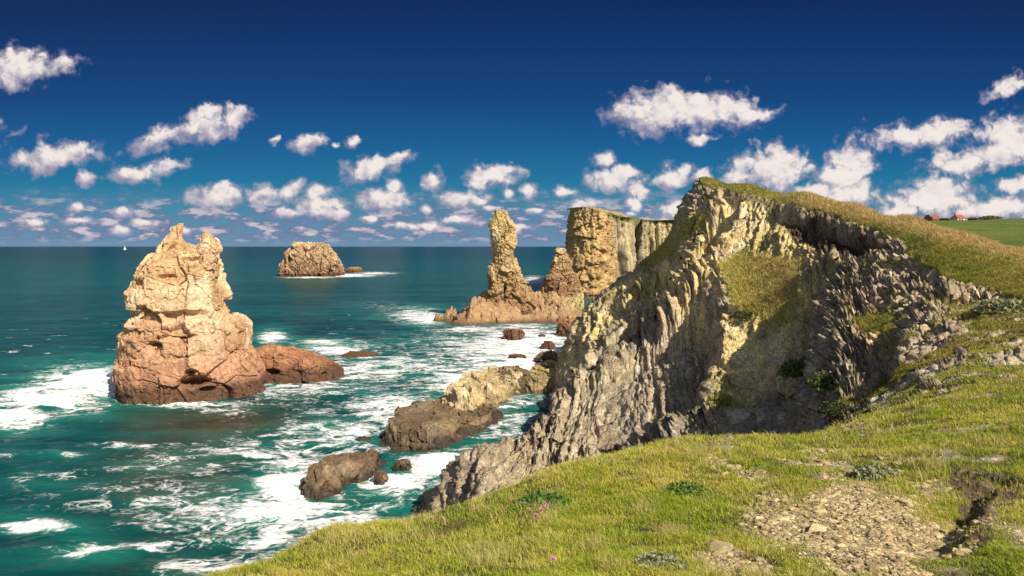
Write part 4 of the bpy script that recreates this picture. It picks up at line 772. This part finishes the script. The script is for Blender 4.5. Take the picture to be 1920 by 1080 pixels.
CL = [(42, 122, 66, 26, 0), (20, 140, 40, 22, 0), (112, 122, 36, 13, -5), (378, 214, 20, 18, 0), (375, 240, 62, 21, -8), (305, 260, 60, 17, -16), (438, 226, 26, 26, -40), (456, 205, 22, 9, 10), (105, 293, 72, 22, -10), (140, 280, 34, 16, 0), (160, 336, 15, 13, 0), (245, 326, 42, 15, -5), (312, 312, 34, 12, -14),
      (514, 258, 10, 7, 0), (575, 268, 32, 14, -20), (660, 260, 16, 8, -20), (625, 268, 8, 6, 0), (690, 316, 46, 20, -6), (705, 302, 24, 14, 0), (748, 296, 24, 9, 4), (813, 338, 18, 19, 0), (718, 374, 50, 22, 0), (735, 350, 14, 12, 0), (925, 330, 48, 20, 0), (950, 322, 26, 9, 10), (895, 345, 22, 11, 0),
      (862, 374, 42, 15, -4), (900, 380, 12, 9, 0), (955, 362, 11, 10, 0), (989, 358, 15, 14, -20), (405, 372, 46, 20, 0), (415, 355, 22, 12, 0), (495, 366, 32, 17, 0), (548, 358, 26, 13, -18), (598, 386, 40, 17, 0), (598, 358, 26, 12, 0), (632, 402, 22, 11, 0), (1235, 212, 72, 36, 0), (1320, 208, 80, 34, -4), (1268, 184, 34, 22, 0),
      (1380, 195, 34, 22, 0), (1412, 214, 42, 14, -4), (1195, 200, 28, 22, 0), (1305, 263, 22, 8, 0), (1132, 300, 20, 17, 0), (1142, 340, 40, 20, 0), (1165, 325, 24, 13, 0), (1196, 352, 22, 17, 20), (1060, 359, 22, 9, 0), (1260, 332, 34, 18, -6), (1285, 318, 16, 12, 0), (1318, 328, 20, 12, 0), (1193, 384, 14, 17, 0),
      (1450, 318, 64, 34, 0), (1470, 295, 30, 18, 0), (1380, 332, 26, 18, 0), (1595, 302, 40, 26, -8), (1575, 335, 48, 24, 0), (1590, 362, 52, 26, 0), (1530, 362, 40, 18, 0), (1715, 255, 86, 22, -4), (1775, 238, 36, 18, 0), (1890, 262, 48, 36, 0), (1870, 290, 52, 24, 0), (1800, 308, 58, 24, -6), (1755, 362, 70, 26, 0), (1750, 380, 84, 22, 0), (1690, 397, 44, 12, 0),
      (1890, 162, 40, 15, -16), (1905, 346, 38, 13, 0), (1890, 388, 52, 18, 0), (1095, 385, 28, 12, 0), (1262, 392, 30, 14, -8), (1310, 395, 44, 12, 0), (-90, 250, 80, 34, 0), (2040, 240, 90, 40, 0), (2080, 370, 120, 34, 0), (1835, 400, 60, 12, 0), (1850, 390, 40, 10, 0),
      (60, 417, 26, 10, 0), (145, 415, 30, 7, 0), (270, 420, 26, 8, 0), (765, 424, 26, 7, 0), (1290, 405, 60, 10, 0), (690, 410, 20, 6, 0), (860, 412, 30, 7, 0), (975, 425, 24, 6, 0), (540, 400, 26, 8, 0)]
_r = random.Random(5)
for _ in range(15): CL.append((_r.uniform(-60, 1330), _r.uniform(388, 436), _r.uniform(10, 22), _r.uniform(5, 9), 0))
field = None; top = None
rots = {0: q_}
for k in (-20, -10, 20):
    rots[k] = N(nt, 'ShaderNodeVectorRotate', {'Vector': q_, 'Angle': math.radians(k)}, rotation_type='Z_AXIS').outputs[0]
for px, py, rx, ry, rot in CL:
    k = min(rots, key=lambda r: abs(r - rot)); a = math.radians(k); cx, cy = (px - 960) / 128, (HY - py) / 128
    cx, cy = cx * math.cos(a) - cy * math.sin(a), cx * math.sin(a) + cy * math.cos(a); ix, iy = 128 / (rx * 1.22), 128 / (ry * 1.26)
    mp = N(nt, 'ShaderNodeVectorMath', {0: rots[k], 1: (ix, iy, 0), 2: (-cx * ix, -cy * iy, 0)}, operation='MULTIPLY_ADD').outputs[0]
    L = N(nt, 'ShaderNodeVectorMath', {0: mp}, operation='LENGTH').outputs['Value']
    L2 = N(nt, 'ShaderNodeVectorMath', {0: mp, 1: (.25, .6, 0)}, operation='DISTANCE').outputs['Value']
    top = L2 if top is None else M(nt, 'MINIMUM', top, L2)
    field = L if field is None else N(nt, 'ShaderNodeMath', {0: field, 1: L, 2: .25}, operation='SMOOTH_MIN').outputs[0]
puff = M(nt, 'MULTIPLY', M(nt, 'SUBTRACT', n2.outputs[0], .5), 1.6)
bil = M(nt, 'SUBTRACT', M(nt, 'MULTIPLY', M(nt, 'ABSOLUTE', M(nt, 'SUBTRACT', Ns(nt, q_, 3.4, 3, .5).outputs[0], .5)), 5.0), .40)
den = SS(nt, M(nt, 'ADD', M(nt, 'ADD', M(nt, 'SUBTRACT', 1.0, field), puff), M(nt, 'MULTIPLY', bil, .32)), -.28, .60)
den = M(nt, 'MULTIPLY', den, SS(nt, Y_, .12, .3))
# low band of small clouds towards the horizon
hb = Ns(nt, N(nt, 'ShaderNodeMapping', {0: uv, 3: (.9, 2.7, 1)}).outputs[0], 2.6, 6, .6).outputs[0]
band = M(nt, 'MULTIPLY', SS(nt, v, .002, .018), SS(nt, v, .092, .04))
hden = M(nt, 'MULTIPLY', SS(nt, hb, .39, .54), M(nt, 'MULTIPLY', band, .82))
# unseen bright broken cloud added behind the viewer to lift the shadows
bk = Ns(nt, N(nt, 'ShaderNodeMapping', {0: co, 3: (1, 1, 2.2)}).outputs[0], 2.6, 6, .6).outputs[0]
bden = M(nt, 'MULTIPLY', SS(nt, bk, .44, .62), M(nt, 'MULTIPLY', SS(nt, Y_, .1, -.35), SS(nt, Z_, -.02, .1)))
# clear sky: Nishita deepened as through a polarising filter in front, teal low down
ramp = N(nt, 'ShaderNodeValToRGB', {0: M(nt, 'MULTIPLY', v, 2.5)}); cr = ramp.color_ramp
def lin(c): return tuple(((x / 255 / 12.92) if x <= 10 else ((x / 255 + .055) / 1.055) ** 2.4) for x in c) + (1,)
stops = [(0, (112, 144, 176)), (.05, (98, 142, 172)), (.13, (62, 138, 165)), (.24, (28, 116, 156)), (.38, (20, 92, 146)), (.55, (14, 68, 124)), (.75, (12, 52, 104)), (.95, (9, 38, 82))]
while len(cr.elements) < len(stops): cr.elements.new(.5)
for el, (p, c) in zip(cr.elements, stops): el.position = p; el.color = lin(c)
nis = N(nt, 'ShaderNodeVectorMath', {0: sky.outputs[0], 'Scale': .10}, operation='SCALE').outputs[0]
clear = MixC(nt, SS(nt, Y_, -.1, .35), nis, MixC(nt, .02, ramp.outputs[0], nis))
# cloud colour: sunlit puffs, lilac grey where thin or underneath
n2s = Ns(nt, uv, 4.5, 3, .5).outputs[0]; n2b = Ns(nt, N(nt, 'ShaderNodeVectorMath', {0: uv, 1: (.06, .09, 0)}, operation='ADD').outputs[0], 4.5, 3, .5).outputs[0]
rel = M(nt, 'MULTIPLY', M(nt, 'SUBTRACT', n2s, n2b), 1.5)
body = SS(nt, M(nt, 'ADD', M(nt, 'SUBTRACT', 1.0, field), M(nt, 'ADD', M(nt, 'MULTIPLY', puff, .35), M(nt, 'MULTIPLY', bil, .8))), -.15, .5)
lit = M(nt, 'MULTIPLY', body, SS(nt, M(nt, 'ADD', top, M(nt, 'ADD', rel, M(nt, 'MULTIPLY', u, -.35))), 1.55, .55))
lit = M(nt, 'ADD', M(nt, 'MULTIPLY', lit, .8), M(nt, 'ADD', M(nt, 'MULTIPLY', rel, -.5), .18), clamp=True)
ccol = MixC(nt, lit, lin((144, 141, 170)), lin((243, 233, 227)))
hcol = MixC(nt, SS(nt, hb, .50, .64), lin((112, 124, 160)), lin((220, 204, 210)))
final = MixC(nt, hden, clear, hcol); final = MixC(nt, den, final, ccol); final = MixC(nt, bden, final, (.60, .57, .55, 1))
final = N(nt, 'ShaderNodeVectorMath', {0: final, 'Scale': 10.0}, operation='SCALE').outputs[0]
nt.links.new(final, bg.inputs[0]); bg.inputs[1].default_value = .0707

sd = bpy.data.lights.new('sun', 'SUN'); sd.energy = 5.0; sd.angle = math.radians(.5); sd.color = (1.0, .90, .76)
so = bpy.data.objects.new('sun', sd); COL.objects.link(so)
from mathutils import Vector
so.rotation_euler = Vector((SUN_AZ[0] * math.cos(SUN_EL), SUN_AZ[1] * math.cos(SUN_EL), math.sin(SUN_EL))).to_track_quat('Z', 'Y').to_euler(); so.location = (40, -40, 80)
cd = bpy.data.cameras.new('camera'); cd.lens = 24; cd.sensor_width = 36; cd.shift_y = -(540 - HY) / 1920; cd.clip_start = .1; cd.clip_end = 200000
cam = bpy.data.objects.new('camera', cd); COL.objects.link(cam); cam.location = (0, 0, ZC); cam.rotation_euler = (math.pi / 2, 0, 0); scene.camera = cam
scene.view_settings.view_transform = 'Standard'; scene.view_settings.look = 'None'; scene.view_settings.exposure = 0.5; scene.view_settings.gamma = 1.0
scene.cycles.max_bounces = 6; scene.cycles.diffuse_bounces = 3; scene.cycles.use_denoising = True
